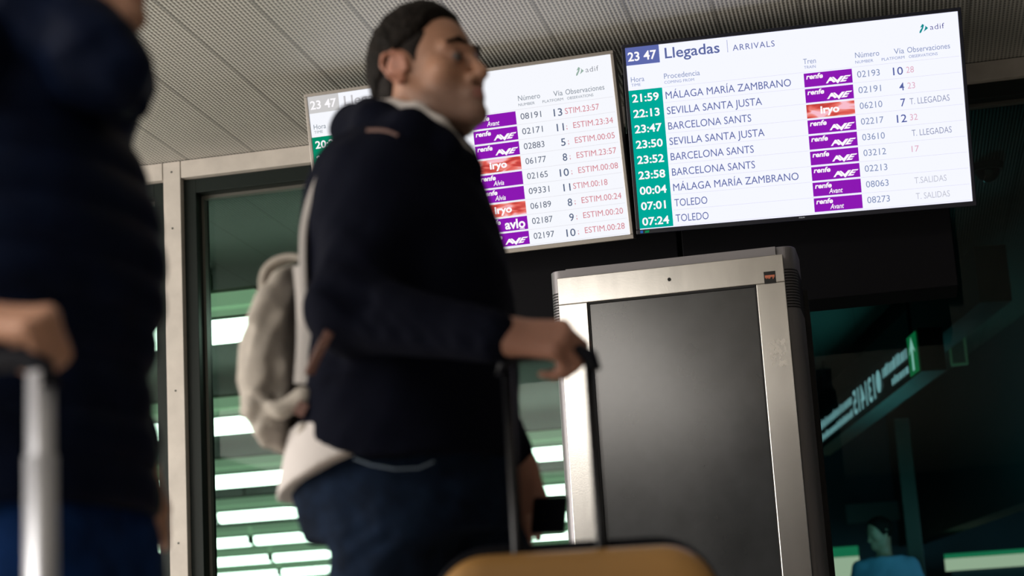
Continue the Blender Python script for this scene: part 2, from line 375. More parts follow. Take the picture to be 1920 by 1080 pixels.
    I().text('adif', 1110, 55.5, 67, 19.5, bold=-0.008, spacing=1.1).build('logo_lettering', ecol('logo_ink_dim', (120, 124, 134)) if dim else ecol('logo_ink', (44, 40, 120)), root)
    if not dim:
        cn = MB().box(-SW / 2 + 0.002, -SW / 2 + 0.012, -0.0085, -0.006, -SH / 2 - 0.0135, -SH / 2 - 0.004).build('blue_indicator', emis('indicator_blue', srgb(50, 110, 190), .7), root)
        MB().add([(-SW / 2 + 0.018, -0.007, -SH / 2 - 0.0135), (-SW / 2 + 0.034, -0.007, -SH / 2 - 0.0135), (-SW / 2 + 0.037, -0.007, -SH / 2 - 0.005), (-SW / 2 + 0.021, -0.007, -SH / 2 - 0.005)], [(0, 1, 2, 3)]).build('green_indicator', emis('indicator_green', srgb(20, 150, 90), .7), root, fix=False)
        Ink(SW, SH, 0.0068).text('PHILIPS', 592, 689, 26, 4, bold=0.02).build('maker_lettering', emis('maker_ink', srgb(190, 190, 195), .7), root)
    # wall arm behind the display, reaching the black box it hangs on
    inv = root.matrix_world.inverted()
    a = inv @ Vector((ps[0][0], 6.735, ps[0][2] - 0.16)); b_ = Vector((a.x, 0.07, a.z))
    MB().tube([b_, a], 0.03).build('mounting_arm', M['black'], root)
    del root['_purple']
    return root
right = dict(
    hours=['21:59', '22:13', '23:47', '23:50', '23:52', '23:58', '00:04', '07:01', '07:24'],
    dest=[('MÁLAGA MARÍA ZAMBRANO', 464), ('SEVILLA SANTA JUSTA', 353), ('BARCELONA SANTS', 309), ('SEVILLA SANTA JUSTA', 353), ('BARCELONA SANTS', 309), ('BARCELONA SANTS', 309), ('MÁLAGA MARÍA ZAMBRANO', 464), ('TOLEDO', 123), ('TOLEDO', 123)],
    ops=['AVE', 'AVE', 'iryo', 'AVE', 'AVE', 'AVE', 'AVE', 'Avant', 'Avant'],
    nums=['02193', '02191', '06210', '02217', '03610', '03212', '02213', '08063', '08273'],
    plat=['10', '4', '7', '12', '', '', '', '', ''],
    obs=[(1015, '28', 27, 'r'), (1015, '23', 27, 'r'), (1018.5, 'T. LLEGADAS', 140, 'g'), (1015, '32', 27, 'r'), (1017, 'T. LLEGADAS', 140, 'g'), (1012, '17', 26, 'r'), (0, '', 0, 'r'), (1013, 'T.SALIDAS', 113, 'f'), (1014, 'T. SALIDAS', 119, 'f')])
left = dict(
    hours=['20:27', '20'], dest=[],
    ops=['Avant', 'AVE', 'AVE', 'iryo', 'Alvia', 'Alvia', 'iryo', 'avlo', 'AVE'],
    nums=['08191', '02171', '02883', '06177', '02165', '09331', '06189', '02187', '02197'],
    plat=['13', '11', '5', '8', '10', '11', '8', '9', '10'],
    obs=[(1014, 'STIM.23:57', 132, 'r'), (1040, 'ESTIM.23:34', 153, 'r'), (1040, 'ESTIM.00:05', 153, 'r'), (1040, 'ESTIM.23:57', 153, 'r'), (1040, 'ESTIM.00:08', 153, 'r'), (1014, 'STIM.00:18', 132, 'r'), (1040, 'ESTIM.00:24', 153, 'r'), (1040, 'ESTIM.00:20', 153, 'r'), (1040, 'ESTIM.00:28', 153, 'r')])
arrivals_display('arrivals_screen', ((-0.22446, 6.39609, 2.47019), -0.04735, 0.23129, -0.03458), 'arrivals screen with black bezel and blue clock box, fully visible on the right', M['navy_bezel'], right, False)
arrivals_display('arrivals_screen', ((-1.48246, 6.456, 2.48076), -0.04117, 0.21226, -0.00147), 'arrivals screen with grey bezel and washed-out clock box, partly hidden behind the man', M['grey_bezel'], left, True)
bpy.data.objects.remove(_to); bpy.data.curves.remove(_tc)
# black boxes the displays hang on
for x0, x1, lb in ((-0.712, 0.303, 'matt black box hanging behind the right arrivals screen, above the kiosk'), (-1.744, -0.729, 'matt black box hanging behind the left arrivals screen and the man')):
    o = empty('hanging_box', ((x0 + x1) / 2, 6.88, 1.88)); h = (x1 - x0) / 2
    MB().box(-h, h, -0.12, 0.12, 0, 0.74).build('housing', M['black_soft'], o, bevel=0.004)
    for s in (-0.35, 0.35): MB().tube([(s, 0, 0.74), (s, 0, 1.02)], 0.025).build('hanger_rod', M['black'], o, smooth=True)
    tag(o, lb, 'box', 'black boxes behind the screens')
# ------------------------------------------------------------------ information kiosk
def build_kiosk():
    k = empty('information_kiosk', (-0.6755, 5.9183, 0), -0.0145)
    tag(k, 'tall steel information kiosk with a dark blank screen, below the arrivals screens', 'kiosk')
    T = 1.8768; W2 = 0.3854; sl, sr = -0.2865, 0.2885; st = T - 0.0943; sb = st - 1.03
    f = MB()
    f.box(-W2, W2, 0, 0.03, st, T).box(-W2, sl, 0, 0.03, sb, st).box(sr, W2, 0, 0.03, sb, st).box(-W2, W2, 0, 0.03, 0.02, sb)
    fr = f.build('front_frame', M['steel'], k, bevel=0.0025)
    MB().box(sl - .003, sr + .003, 0.012, 0.03, sb - .003, st + .003).build('screen', M['kiosk_glass'], k)
    g = MB(); t = 0.006
    g.box(sl, sl + t, 0.004, 0.013, sb, st).box(sr - t, sr, 0.004, 0.013, sb, st).box(sl, sr, 0.004, 0.013, st - t, st)
    g.build('screen_gasket', M['casing_dark'], k)
    # body: rounded side cheeks behind the front frame
    def cheek(s):
        pr = []
        for i in range(11):
            a = i / 10 * math.pi / 2
            pr.append((s * (0.385 + 0.038 * math.sin(a)), 0.10 - 0.05 * math.cos(a)))
        pr += [(s * 0.423, 0.28), (s * 0.36, 0.28), (s * 0.36, 0.05)]
        return pr
    T2 = T + 0.037
    for s in (-1, 1):
        c = MB().extrude(cheek(s), (0, 0, 0.02), (0, 0, T2), X, Y_).build('side_cheek', M['casing'], k, smooth=False)
        m_ = c.modifiers.new('smooth', 'BEVEL'); m_.width = 0.001; m_.limit_method = 'ANGLE'
        for i in range(14):
            z = T2 - 0.078 - i * 0.0098
            pr = [(x_ + s * 0.0012, y_ - 0.0012) for x_, y_ in cheek(s)]
            MB().extrude(pr, (0, 0, z), (0, 0, z - 0.0048), X, Y_).build('vent_slot', M['casing_dark'], k)
    MB().box(-0.36, 0.36, 0.035, 0.28, 0.02, T2 - 0.001).build('body', M['casing'], k)
    MB().box(-0.44, 0.44, 0.285, 0.33, 0.0, T2 - 0.11).build('back_panel', M['casing_dark'], k)
    MB().box(-0.42, 0.42, -0.01, 0.30, 0.0, 0.02).build('foot_plate', M['casing'], k)
    # sticker: black square with ragged orange lettering
    st_ = MB().box(0.317, 0.356, -0.0012, 0, T - 0.096, T - 0.055).build('sticker', M['casing_dark'], k)
    pr = MB(); rng = random.Random(3)
    for i in range(9):
        x0 = 0.3205 + i * 0.0036; h = 0.006 + rng.random() * 0.008
        pr.poly([(x0, -0.0018, T - 0.07 - h), (x0 + 0.0024, -0.0018, T - 0.07 - h + .002), (x0 + 0.0038, -0.0018, T - 0.068), (x0 - 0.0004, -0.0018, T - 0.0675)])
    pr.build('sticker_print', mat('orange_print', srgb(205, 120, 90), .6), st_)
    MB().tube([(0.0, -0.002, T - 0.046), (0.0, 0.004, T - 0.046)], 0.0062, 16).build('camera_hole', M['casing_dark'], k)
    MB().tube([(0.352, -0.003, 0.931), (0.352, 0.001, 0.931)], 0.004, 12).build('screw', M['steel'], k)
    # pale scuffed remains of a peeled label
    rs = MB(); rng = random.Random(11)
    for i in range(60):
        cx, cz = rng.uniform(0.316, 0.364), rng.uniform(T - 0.372, T - 0.29); r0 = rng.uniform(0.002, 0.0075)
        a0 = rng.random() * 6
        rs.poly([(cx + r0 * math.cos(a0 + j) * rng.uniform(.5, 1), -0.0006 - i * 1e-5, cz + 1.7 * r0 * math.sin(a0 + j) * rng.uniform(.5, 1)) for j in np.linspace(0, 6.28, 7)[:-1]])
    rs.build('label_residue', mat('pale_glue_residue', (0.66, 0.63, 0.59), .8), k)
build_kiosk()
# ------------------------------------------------------------------ lamps of the lit hall behind the glass
def lamp_fixture(L):
    o = empty('ceiling_lamp'); h = L / 2
    prof = [(-0.11, 0.11), (-0.10, 0.045), (-0.06, 0.008), (0.0, 0.0), (0.06, 0.008), (0.10, 0.045), (0.11, 0.11)]
    MB().extrude([(a, b) for a, b in prof], (-h + .02, 0, 0), (h - .02, 0, 0), Y_, Z).build('diffuser', M['tube'], o)
    MB().box(-h, -h + .02, -0.1, 0.1, 0.02, 0.11).box(h - .02, h, -0.1, 0.1, 0.02, 0.11).box(-h, h, -0.125, 0.125, 0.111, 0.125).build('end_caps', M['trough_dark'], o)
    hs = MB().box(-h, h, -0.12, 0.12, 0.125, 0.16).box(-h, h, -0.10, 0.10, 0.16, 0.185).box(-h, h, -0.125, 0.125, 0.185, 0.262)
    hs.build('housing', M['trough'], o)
    MB().box(-h, h, -0.13, 0.13, 0.262, 0.28).build('top_rail', M['trough_dark'], o)
    for s in (-h * .6, h * .6): MB().tube([(s, 0, 0.28), (s, 0, 0.40)], 0.01, 8).build('hanger', M['trough_dark'], o)
    return o
def copy_tree(o, parent=None):
    c = o.copy(); COL.objects.link(c)
    if parent: c.parent = parent
    for ch in [q for q in o.children]: copy_tree(ch, c)
    return c
LL = 1.52
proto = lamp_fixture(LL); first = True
ordw = ['nearest', 'second', 'third', 'fourth', 'fifth', 'sixth', 'seventh', 'eighth']
rowY = [9.41, 12.78, 16.12, 19.37, 22.5, 25.6, 28.8, 32.0]
right_end = [-3.375, -4.42, -5.35, -6.02, -6.75, -7.6, -8.6, -9.6]
for i, yy in enumerate(rowY):
    lim = -0.62 - 0.119 / 0.993 * (yy - 7.5) - 0.2
    xs = []; x = right_end[i] - LL / 2
    while x > -0.325 * yy - 1.2 - LL: xs.append(x); x -= LL + 0.05
    x = right_end[i] + 0.05 + LL / 2
    while x + LL / 2 < lim: xs.append(x); x += LL + 0.05
    xs.sort()
    def span(x): return at_px((x - LL / 2, yy, 2.55))[0], at_px((x + LL / 2, yy, 2.55))[0]
    def seen(x):
        a_, b_ = span(x); y_ = at_px((x, yy, 2.55))[1]
        return b_ > 262 and a_ < 1062 and not (a_ > 590 and b_ < 955) and not (y_ < 600 and a_ > 560)
    def where(x):
        a_, b_ = span(x)
        if b_ < 325 or a_ < 270: return 'left of window post'
        if a_ < 335: return 'crossing behind window post'
        if a_ < 590: return 'between window post and man'
        return 'between man and kiosk'
    xs = [x for x in xs if seen(x)]
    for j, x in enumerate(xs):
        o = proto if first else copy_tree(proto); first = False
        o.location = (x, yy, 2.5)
        same = [q for q in xs if where(q) == where(x)]
        num = '' if len(same) == 1 else ', ' + ['first', 'second', 'third', 'fourth'][same.index(x)] + ' from left'
        tag(o, '%s-row tube lamp behind the glass, %s%s' % (ordw[i], where(x), num), 'lamp', 'tube lamps behind the glass')

# ------------------------------------------------------------------ right pane: mostly reflections, built as solid things in a passage behind it
M['bulk'] = mat('dark_bulkhead', (0.018, 0.030, 0.030), 0.6)
sd = (Vector((-0.573, 14.5, 0)) - Vector((0.213, 10.85, 0))).normalized()      # the sign runs away into the passage
sn = Vector((-sd.y, sd.x, 0)) * (1 if (-sd.y) < 0 else -1)                      # its lettered face looks left
p0 = Vector((0.213, 10.85, 0)); L = 4.1; zb, zt = 2.20, 2.46
sg = empty('reflected_sign'); tag(sg, 'reflected long dark sign with white lettering and a green arrow, built behind the right pane', 'sign')  # mirror image of a sign, built as an object behind the pane
MB().obox(p0 + sd * (L / 2) - sn * 0.08 + Z * (zb + zt) / 2, sd, sn, Z, L / 2, 0.075, (zt - zb) / 2).build('housing', mat('sign_housing', (0.012, 0.018, 0.018), .5), sg)
def on(s, v, lift=0.002): return p0 + sd * s + Z * (zb + v) + sn * lift
e = MB().poly([on(0.02, 0.01), on(0.02, 0.25), on(0.27, 0.25), on(0.27, 0.01)]).build('arrow_panel', emis('sign_green', srgb(20, 120, 70), 0.8), sg)
MB().poly([on(0.12, 0.03, .006), on(0.12, 0.16, .006), on(0.06, 0.13, .006), on(0.145, 0.235, .006), on(0.23, 0.13, .006), on(0.17, 0.16, .006), on(0.17, 0.03, .006)]).build('arrow', emis('sign_arrow', srgb(190, 225, 215), .9), e)
def blur_line(s0, s1, v0, v1, seed):
    m = MB(); rng = random.Random(seed); s = s0
    while s < s1:
        wd = rng.uniform(0.025, 0.05); tall = rng.random() < .3
        m.poly([on(s, v0), on(s + wd, v0), on(s + wd, v1 + (0.02 if tall else 0) - .008), on(s, v1 - .008)]); m.poly([on(s, v0), on(s + wd, v0), on(s + wd, v0 + .016), on(s, v0 + .016)])
        s += wd + rng.uniform(0.012, 0.03)
    return m
wink = emis('sign_white', srgb(176, 205, 215), 0.8)
blur_line(0.31, 1.06, 0.135, 0.205, 1).build('upper_lettering', wink, sg); blur_line(0.31, 0.82, 0.045, 0.095, 2).build('lower_lettering', wink, sg)
cv = bpy.data.curves.new('n', 'FONT'); to = bpy.data.objects.new('n', cv); COL.objects.link(to)
def sign_text(s_, s0, s1, v0, v1):
    cv.body = s_; cv.offset = 0.02; dg = bpy.context.evaluated_depsgraph_get(); dg.update()
    me = to.evaluated_get(dg).to_mesh(); vs = [v.co.copy() for v in me.vertices]; fs = [tuple(p.vertices) for p in me.polygons]; to.evaluated_get(dg).to_mesh_clear()
    xa, xb = min(v.x for v in vs), max(v.x for v in vs); ya, yb = min(v.y for v in vs), max(v.y for v in vs)
    # lettering laid out mirrored, as a reflection in the pane shows it
    return [on(s0 + (v.x - xa) / (xb - xa) * (s1 - s0), v0 + (v.y - ya) / (yb - ya) * (v1 - v0)) for v in vs], fs
nb = MB()
for s_, a, b in (('13', 1.34, 1.56), ('14', 1.62, 1.84), ('15', 1.90, 2.12)): nb.add(*sign_text(s_, a, b, 0.045, 0.215))
nb.build('platform_numbers', wink, sg, fix=False)
bpy.data.objects.remove(to)
MB().poly([on(1.21 + 0.075 * math.cos(t), 0.14 + 0.075 * math.sin(t)) for t in np.linspace(0, 6.28, 21)[:-1]]).build('pictogram', wink, sg)
blur_line(2.18, 4.0, 0.14, 0.20, 3).build('far_upper_lettering', wink, sg); blur_line(2.18, 4.0, 0.05, 0.10, 4).build('far_lower_lettering', wink, sg)
for s in (0.5, 3.6): MB().tube([on(s, 0.26, -0.08), on(s, 0.70, -0.08)], 0.012, 8).build('hanger', M['bulk'], sg)
# bulkhead beside the sign and a lower one
n_t = 20
b0 = p0 + sd * 3.5 - sn * 0.75
struct('trim_%d' % n_t, MB().obox(p0 + sd * 2.6 - sn * 0.27 + Z * 2.60, sd, sn, Z, 3.4, 0.09, 0.16).build('trim', M['bulk']))
struct('trim_%d' % (n_t + 1), MB().obox(b0 - sn * 0.62 + Z * 2.25, sd, sn, Z, 7.0, 0.1, 0.645).build('trim', mat('dark_teal_bulkhead', (0.012, 0.03, 0.034), .6)))
struct('trim_%d' % (n_t + 2), MB().box(-0.5, 4, 17.86, 17.98, 1.86, 2.04).build('trim', mat('blue_grey_band', (0.13, 0.20, 0.24), .6)))
# dome camera on the ceiling
q = atz(1850, 308, 2.9)
dm = empty('dome_camera', (q.x, q.y, 2.9)); tag(dm, 'dark dome security camera on the ceiling, right of the arrivals screens', 'camera')
bm = bmesh.new(); bmesh.ops.create_uvsphere(bm, u_segments=24, v_segments=12, radius=0.062); bmesh.ops.delete(bm, geom=[v for v in bm.verts if v.co.z > 0.02], context='VERTS')
me = bpy.data.meshes.new('dome'); bm.to_mesh(me); bm.free(); d_o = obj('dome', me, mat('smoked_dome', (0.01, 0.012, 0.014), .08), dm, True); d_o.location.z = -0.03
MB().tube([(0, 0, -0.035), (0, 0, 0.0)], [0.075, 0.08], 28).build('base', M['bulk'], dm)
# small framed plate on the passage wall
q = at(1796, 655, 13.0)
pl = empty('framed_plate', q); tag(pl, 'small framed plate glowing faintly at the far right, beside the long sign', 'sign')
MB().box(-0.045, 0.045, -0.01, 0.01, -0.10, 0.11).build('plate', mat('plate_face', (0.05, 0.06, 0.045), .5), pl)
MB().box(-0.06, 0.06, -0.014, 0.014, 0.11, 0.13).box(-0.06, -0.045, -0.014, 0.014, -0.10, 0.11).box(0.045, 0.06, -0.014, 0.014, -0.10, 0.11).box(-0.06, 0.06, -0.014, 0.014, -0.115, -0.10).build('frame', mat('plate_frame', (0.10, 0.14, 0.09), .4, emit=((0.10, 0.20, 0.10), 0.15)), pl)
MB().tube([(0, 0, 0.13), (0, 0, 2.9 - q.z)], 0.008, 8).build('hanger', M['bulk'], pl)
# pillar, and a reflected screen built as a wall monitor
q = at(1702, 900, 14.5)
cl = MB().obox((q.x, 14.5, 1.2), X, Y_, Z, 0.06, 0.06, 1.2).build('passage_post', mat('dark_brown_post', (0.030, 0.022, 0.015), .5), bevel=0.006); tag(cl, 'slim dark brown post standing behind the right pane, beside the person in blue', 'post')
q = at(1762, 870, 17.9)
mo = obj('reflected_screen', rbox_mesh('reflected_screen', 0.36, 0.06, 0.25, 0.028), mat('blue_grey_monitor', (0.06, 0.12, 0.17), .3)); mo.location = (q.x, 17.94, q.z); tag(mo, 'rounded blue-grey reflected screen, built on the dark wall behind the right pane', 'monitor')
# counter lights reflected in the pane, built as lamps low in the passage
def strip(name, xa, xb, y, depth, hpx, label):
    a = at(xa, y, depth); b = at(xb, y, depth); h = hpx / FPX * depth
    o = empty(name, ((a.x + b.x) / 2, depth, min(a.z, b.z))); hw = (b.x - a.x) / 2
    MB().box(-hw, hw, -0.03, 0.03, -h / 2, h * .22).build('diffuser', emis('counter_glow_' + name, srgb(250, 235, 205), .75), o)
    MB().box(-hw, hw, -0.04, 0.03, h * .22, h * .5).build('upper_edge', emis('counter_green_' + name, srgb(45, 150, 105), .7), o)
    MB().box(-hw * .9, hw * .9, 0.0, 0.05, -min(a.z, b.z), -h / 2).build('counter', mat('counter_front', (0.02, 0.05, 0.07), .6), o)
    tag(o, label, 'lamp'); return o
strip('reflected_counter_light', 1770, 1990, 1040, 16.5, 30, 'reflected long cream counter light with a green edge at the bottom right corner')
strip('reflected_shelf_light', 1548, 1612, 1058, 17.2, 66, 'reflected bright cream shelf light, built behind the glass, just right of the kiosk')
# ------------------------------------------------------------------ implicit surfaces for soft and living shapes
class Field:
    def __init__(s, lo, hi, h):
        s.lo = np.array(lo, float); s.h = h
        s.n = np.ceil((np.array(hi, float) - s.lo) / h).astype(int) + 1
        s.ax = [s.lo[i] + h * np.arange(s.n[i]) for i in range(3)]
        s.D = np.full(s.n, 0.5, np.float32)
    def sub(s, lo, hi):
        a = np.clip(np.floor((np.array(lo) - s.lo) / s.h).astype(int), 0, s.n); b = np.clip(np.ceil((np.array(hi) - s.lo) / s.h).astype(int) + 1, 0, s.n)
        sl = tuple(slice(i, j) for i, j in zip(a, b))
        g = np.meshgrid(*[s.ax[i][sl[i]] for i in range(3)], indexing='ij', sparse=True)
        return sl, g
    def put(s, sl, d, k, mode='u'):
        A = s.D[sl]
        if A.size == 0: return s
        if mode == 'u':
            hh = np.maximum(k - np.abs(A - d), 0) / k if k > 0 else 0
            s.D[sl] = np.minimum(A, d) - (hh * hh * k * 0.25 if k > 0 else 0)
        elif mode == 'c':      # carve
            d = -d; hh = np.maximum(k - np.abs(A - d), 0) / k
            s.D[sl] = np.maximum(A, d) + hh * hh * k * 0.25
        return s
    def cone(s, a, b, ra, rb, k=0.02, mode='u'):
        a = np.array(a, float); b = np.array(b, float); m = max(ra, rb) + k + 2 * s.h
        sl, (x, y, z) = s.sub(np.minimum(a, b) - m, np.maximum(a, b) + m)
        ab = b - a; L2 = max(ab @ ab, 1e-9)
        t = np.clip(((x - a[0]) * ab[0] + (y - a[1]) * ab[1] + (z - a[2]) * ab[2]) / L2, 0, 1)
        d = np.sqrt((x - a[0] - ab[0] * t) ** 2 + (y - a[1] - ab[1] * t) ** 2 + (z - a[2] - ab[2] * t) ** 2) - (ra + (rb - ra) * t)
        return s.put(sl, d, k, mode)
    def ell(s, c, rad, axes=None, k=0.02, mode='u'):
        c = np.array(c, float); rad = np.array(rad, float); m = rad.max() + k + 2 * s.h
        sl, (x, y, z) = s.sub(c - m, c + m)
        A = np.eye(3) if axes is None else np.array([list(v) for v in axes])
        q = [(A[i][0] * (x - c[0]) + A[i][1] * (y - c[1]) + A[i][2] * (z - c[2])) / rad[i] for i in range(3)]
        p = np.sqrt(q[0] ** 2 + q[1] ** 2 + q[2] ** 2); g = np.sqrt((q[0] / rad[0]) ** 2 + (q[1] / rad[1]) ** 2 + (q[2] / rad[2]) ** 2) + 1e-6
        return s.put(sl, p * (p - 1) / g, k, mode)
    def profile(s, rows, k=0.03, ex=2.3, ripple=None, rot=0.0, mode='u'):
        """rows of (z, cx, cy, rx, ry), an oval section that changes with height"""
        rows = sorted(rows); zz, cx, cy, rx, ry = (np.array(v) for v in zip(*rows))
        mx = max(rx.max(), ry.max()) + k + 2 * s.h
        lo = (cx.min() - mx, cy.min() - mx, zz[0] - k - .02); hi = (cx.max() + mx, cy.max() + mx, zz[-1] + k + .02)
        sl, (x, y, z) = s.sub(lo, hi)
        I = lambda v: np.interp(z, zz, v)
        RX, RY = I(rx), I(ry)
        if ripple: rp = ripple[0] * np.abs(np.sin(math.pi * (z - ripple[2]) / ripple[1])) ** 0.7; RX = RX + rp; RY = RY + rp
        dx, dy = x - I(cx), y - I(cy)
        u = dx * math.cos(rot) + dy * math.sin(rot); v = -dx * math.sin(rot) + dy * math.cos(rot)
        q = (np.abs(u / RX) ** ex + np.abs(v / RY) ** ex) ** (1 / ex)
        d = (q - 1) * np.minimum(RX, RY)
        d = np.maximum(d, np.maximum(z - zz[-1], zz[0] - z))
        return s.put(sl, d.astype(np.float32), k, mode)
    def plane(s, p, n, k=0.004):
        """keep the side the normal points away from"""
        p = np.array(p, float); n = np.array(n, float); n /= np.linalg.norm(n)
        sl, (x, y, z) = s.sub(s.lo, s.lo + s.h * s.n)
        d = (x - p[0]) * n[0] + (y - p[1]) * n[1] + (z - p[2]) * n[2]
        hh = np.maximum(k - np.abs(s.D - d), 0) / k
        s.D = np.maximum(s.D, d) + hh * hh * k * 0.25; return s
    def wrinkle(s, amp, scale, seed=0):
        sl, (x, y, z) = s.sub(s.lo, s.lo + s.h * s.n); rng = np.random.RandomState(seed); t = 0
        for i in range(5):
            f = rng.normal(size=3) * scale; t = t + np.sin(f[0] * x + f[1] * y + f[2] * z + rng.rand() * 6 + 1.5 * np.sin(f[1] * x - f[2] * y + f[0] * z))
        s.D = s.D + (amp * t / 3).astype(np.float32); return s
    def mesh(s, name, smooth=2):
        D = s.D.copy(); D[0] = D[-1] = 0.5; D[:, 0] = D[:, -1] = 0.5; D[:, :, 0] = D[:, :, -1] = 0.5
        I = D < 0; n = I.shape
        cnt = np.zeros(tuple(k - 1 for k in n), np.int8)
        offs = [(i, j, l) for i in (0, 1) for j in (0, 1) for l in (0, 1)]
        for o in offs: cnt += I[o[0]:n[0] - 1 + o[0], o[1]:n[1] - 1 + o[1], o[2]:n[2] - 1 + o[2]]
        act = np.argwhere((cnt > 0) & (cnt < 8)); idx = np.full(cnt.shape, -1, np.int32); idx[tuple(act.T)] = np.arange(len(act))
        val = {o: D[act[:, 0] + o[0], act[:, 1] + o[1], act[:, 2] + o[2]] for o in offs}
        P = np.zeros((len(act), 3)); C = np.zeros(len(act))
        for a in offs:
            for ax in range(3):
                if a[ax]: continue
                b = tuple(1 if i == ax else a[i] for i in range(3)); va, vb = val[a], val[b]
                m = (va < 0) != (vb < 0); t = va[m] / (va[m] - vb[m])
                p = np.tile(np.array(a, float), (m.sum(), 1)); p[:, ax] = t; P[m] += p; C[m] += 1
        P = (act + P / C[:, None]) * s.h + s.lo
        F = []
        for ax in range(3):
            o1, o2 = (ax + 1) % 3, (ax + 2) % 3
            A = np.take(I, range(n[ax] - 1), ax); B = np.take(I, range(1, n[ax]), ax)
            e = np.argwhere(A != B); sg = A[tuple(e.T)]
            q = []
            for d1, d2 in ((0, 0), (-1, 0), (-1, -1), (0, -1)):
                c = e.copy(); c[:, o1] += d1; c[:, o2] += d2; q.append(idx[tuple(c.T)])
            q = np.stack(q, 1); q[~sg] = q[~sg][:, ::-1]; F.append(q)
        F = np.concatenate(F)
        for _ in range(smooth):      # light relaxation
            acc = np.zeros_like(P); c = np.zeros(len(P))
            for i in range(4):
                a, b = F[:, i], F[:, (i + 1) % 4]
                np.add.at(acc, a, P[b]); np.add.at(c, a, 1); np.add.at(acc, b, P[a]); np.add.at(c, b, 1)
            P = 0.5 * P + 0.5 * acc / np.maximum(c, 1)[:, None]
        me = bpy.data.meshes.new(name); me.vertices.add(len(P)); me.vertices.foreach_set('co', P.ravel())
        me.loops.add(F.size); me.loops.foreach_set('vertex_index', F.ravel().astype(np.int32))
        me.polygons.add(len(F)); me.polygons.foreach_set('loop_start', np.arange(0, F.size, 4, dtype=np.int32)); me.polygons.foreach_set('loop_total', np.full(len(F), 4, np.int32))
        me.update(calc_edges=True); me.validate(); return me
    def build(s, name, m, parent=None, smooth=2):
        return obj(name, s.mesh(name, smooth), m, parent, True)

def N3(v): v = np.array(v, float); return v / np.linalg.norm(v)
def A3(v): return np.array(v, float)
def PX(x, y, Y): return A3(at(x, y, Y))

def add_hand(G, W, a, n, side, curl, thumb=(0.6, 0.7, -0.4), thumb2=(0.8, -0.25, -0.5), size=1.0, spread=0.0, fore=None):
    """W wrist, a wrist-to-knuckles, n out of the back of the hand, side +1/-1 picks the thumb side"""
    a = N3(a); n = N3(n - a * (np.array(n) @ a)); s = np.cross(n, a) * side; z = size
    fo = a if fore is None else N3(fore)
    for o in (-.010, .010): G.cone(W - fo * .05 * z + s * o, W + a * .01 + s * o, .022 * z, .020 * z, .012)
    offs = (.031, .0105, -.010, -.029); lens = (.088, .092, .087, .078)
    for o, l in zip(offs, lens): G.cone(W + s * o * .55 * z, W + (a * l + s * o) * z - n * .002, .0165 * z, .0125 * z, .014)
    fl = ((.044, .027, .022), (.048, .030, .023), (.045, .028, .023), (.035, .021, .020))
    fr = (.0096, .0098, .0093, .0082)
    for i, (o, l) in enumerate(zip(offs, lens)):
        p = W + (a * l + s * o) * z; ang = 0
        c = curl[i] if isinstance(curl[0], (list, tuple)) else curl
        G.ell(p + n * .002, (.0115 * z,) * 3, k=.004)
        for j in range(3):
            ang += c[j]; d = a * math.cos(ang) - n * math.sin(ang) + s * spread * (1.5 - i); q = p + d * fl[i][j] * z
            r0 = fr[i] * (1 - .09 * j) * z; G.cone(p, q, r0, r0 * .93, .0035 if j else .006); p = q
    b = W + (a * .022 + s * .026 - n * .008) * z; t1 = N3(a * thumb[0] + s * thumb[1] + n * thumb[2]); t2 = N3(a * thumb2[0] + s * thumb2[1] + n * thumb2[2])
    m = b + t1 * .042 * z; G.cone(b, m, .0165 * z, .0125 * z, .012); q = m + t2 * .032 * z; G.cone(m, q, .0118 * z, .0105 * z, .005); G.cone(q, q + N3(t2 - n * .15) * .024 * z, .0105 * z, .0085 * z, .003)

class HeadFrame:
    def __init__(s, c, yaw, pitch, roll=0.0, size=1.0):
        F = A3((math.cos(yaw) * math.cos(pitch), math.sin(yaw) * math.cos(pitch), math.sin(pitch)))
        Rr = N3(np.cross(F, (0, 0, 1))); U = np.cross(Rr, F)
        s.F, s.L, s.U = F, -Rr * math.cos(roll) + U * math.sin(roll), U * math.cos(roll) + Rr * math.sin(roll); s.c = A3(c); s.z = size
    def __call__(s, f, l, u): return s.c + (s.F * f + s.L * l + s.U * u) * s.z
    def local(s, P): q = (P - s.c) / s.z; return q @ s.F, q @ s.L, q @ s.U
    @property
    def axes(s): return (s.F, s.L, s.U)

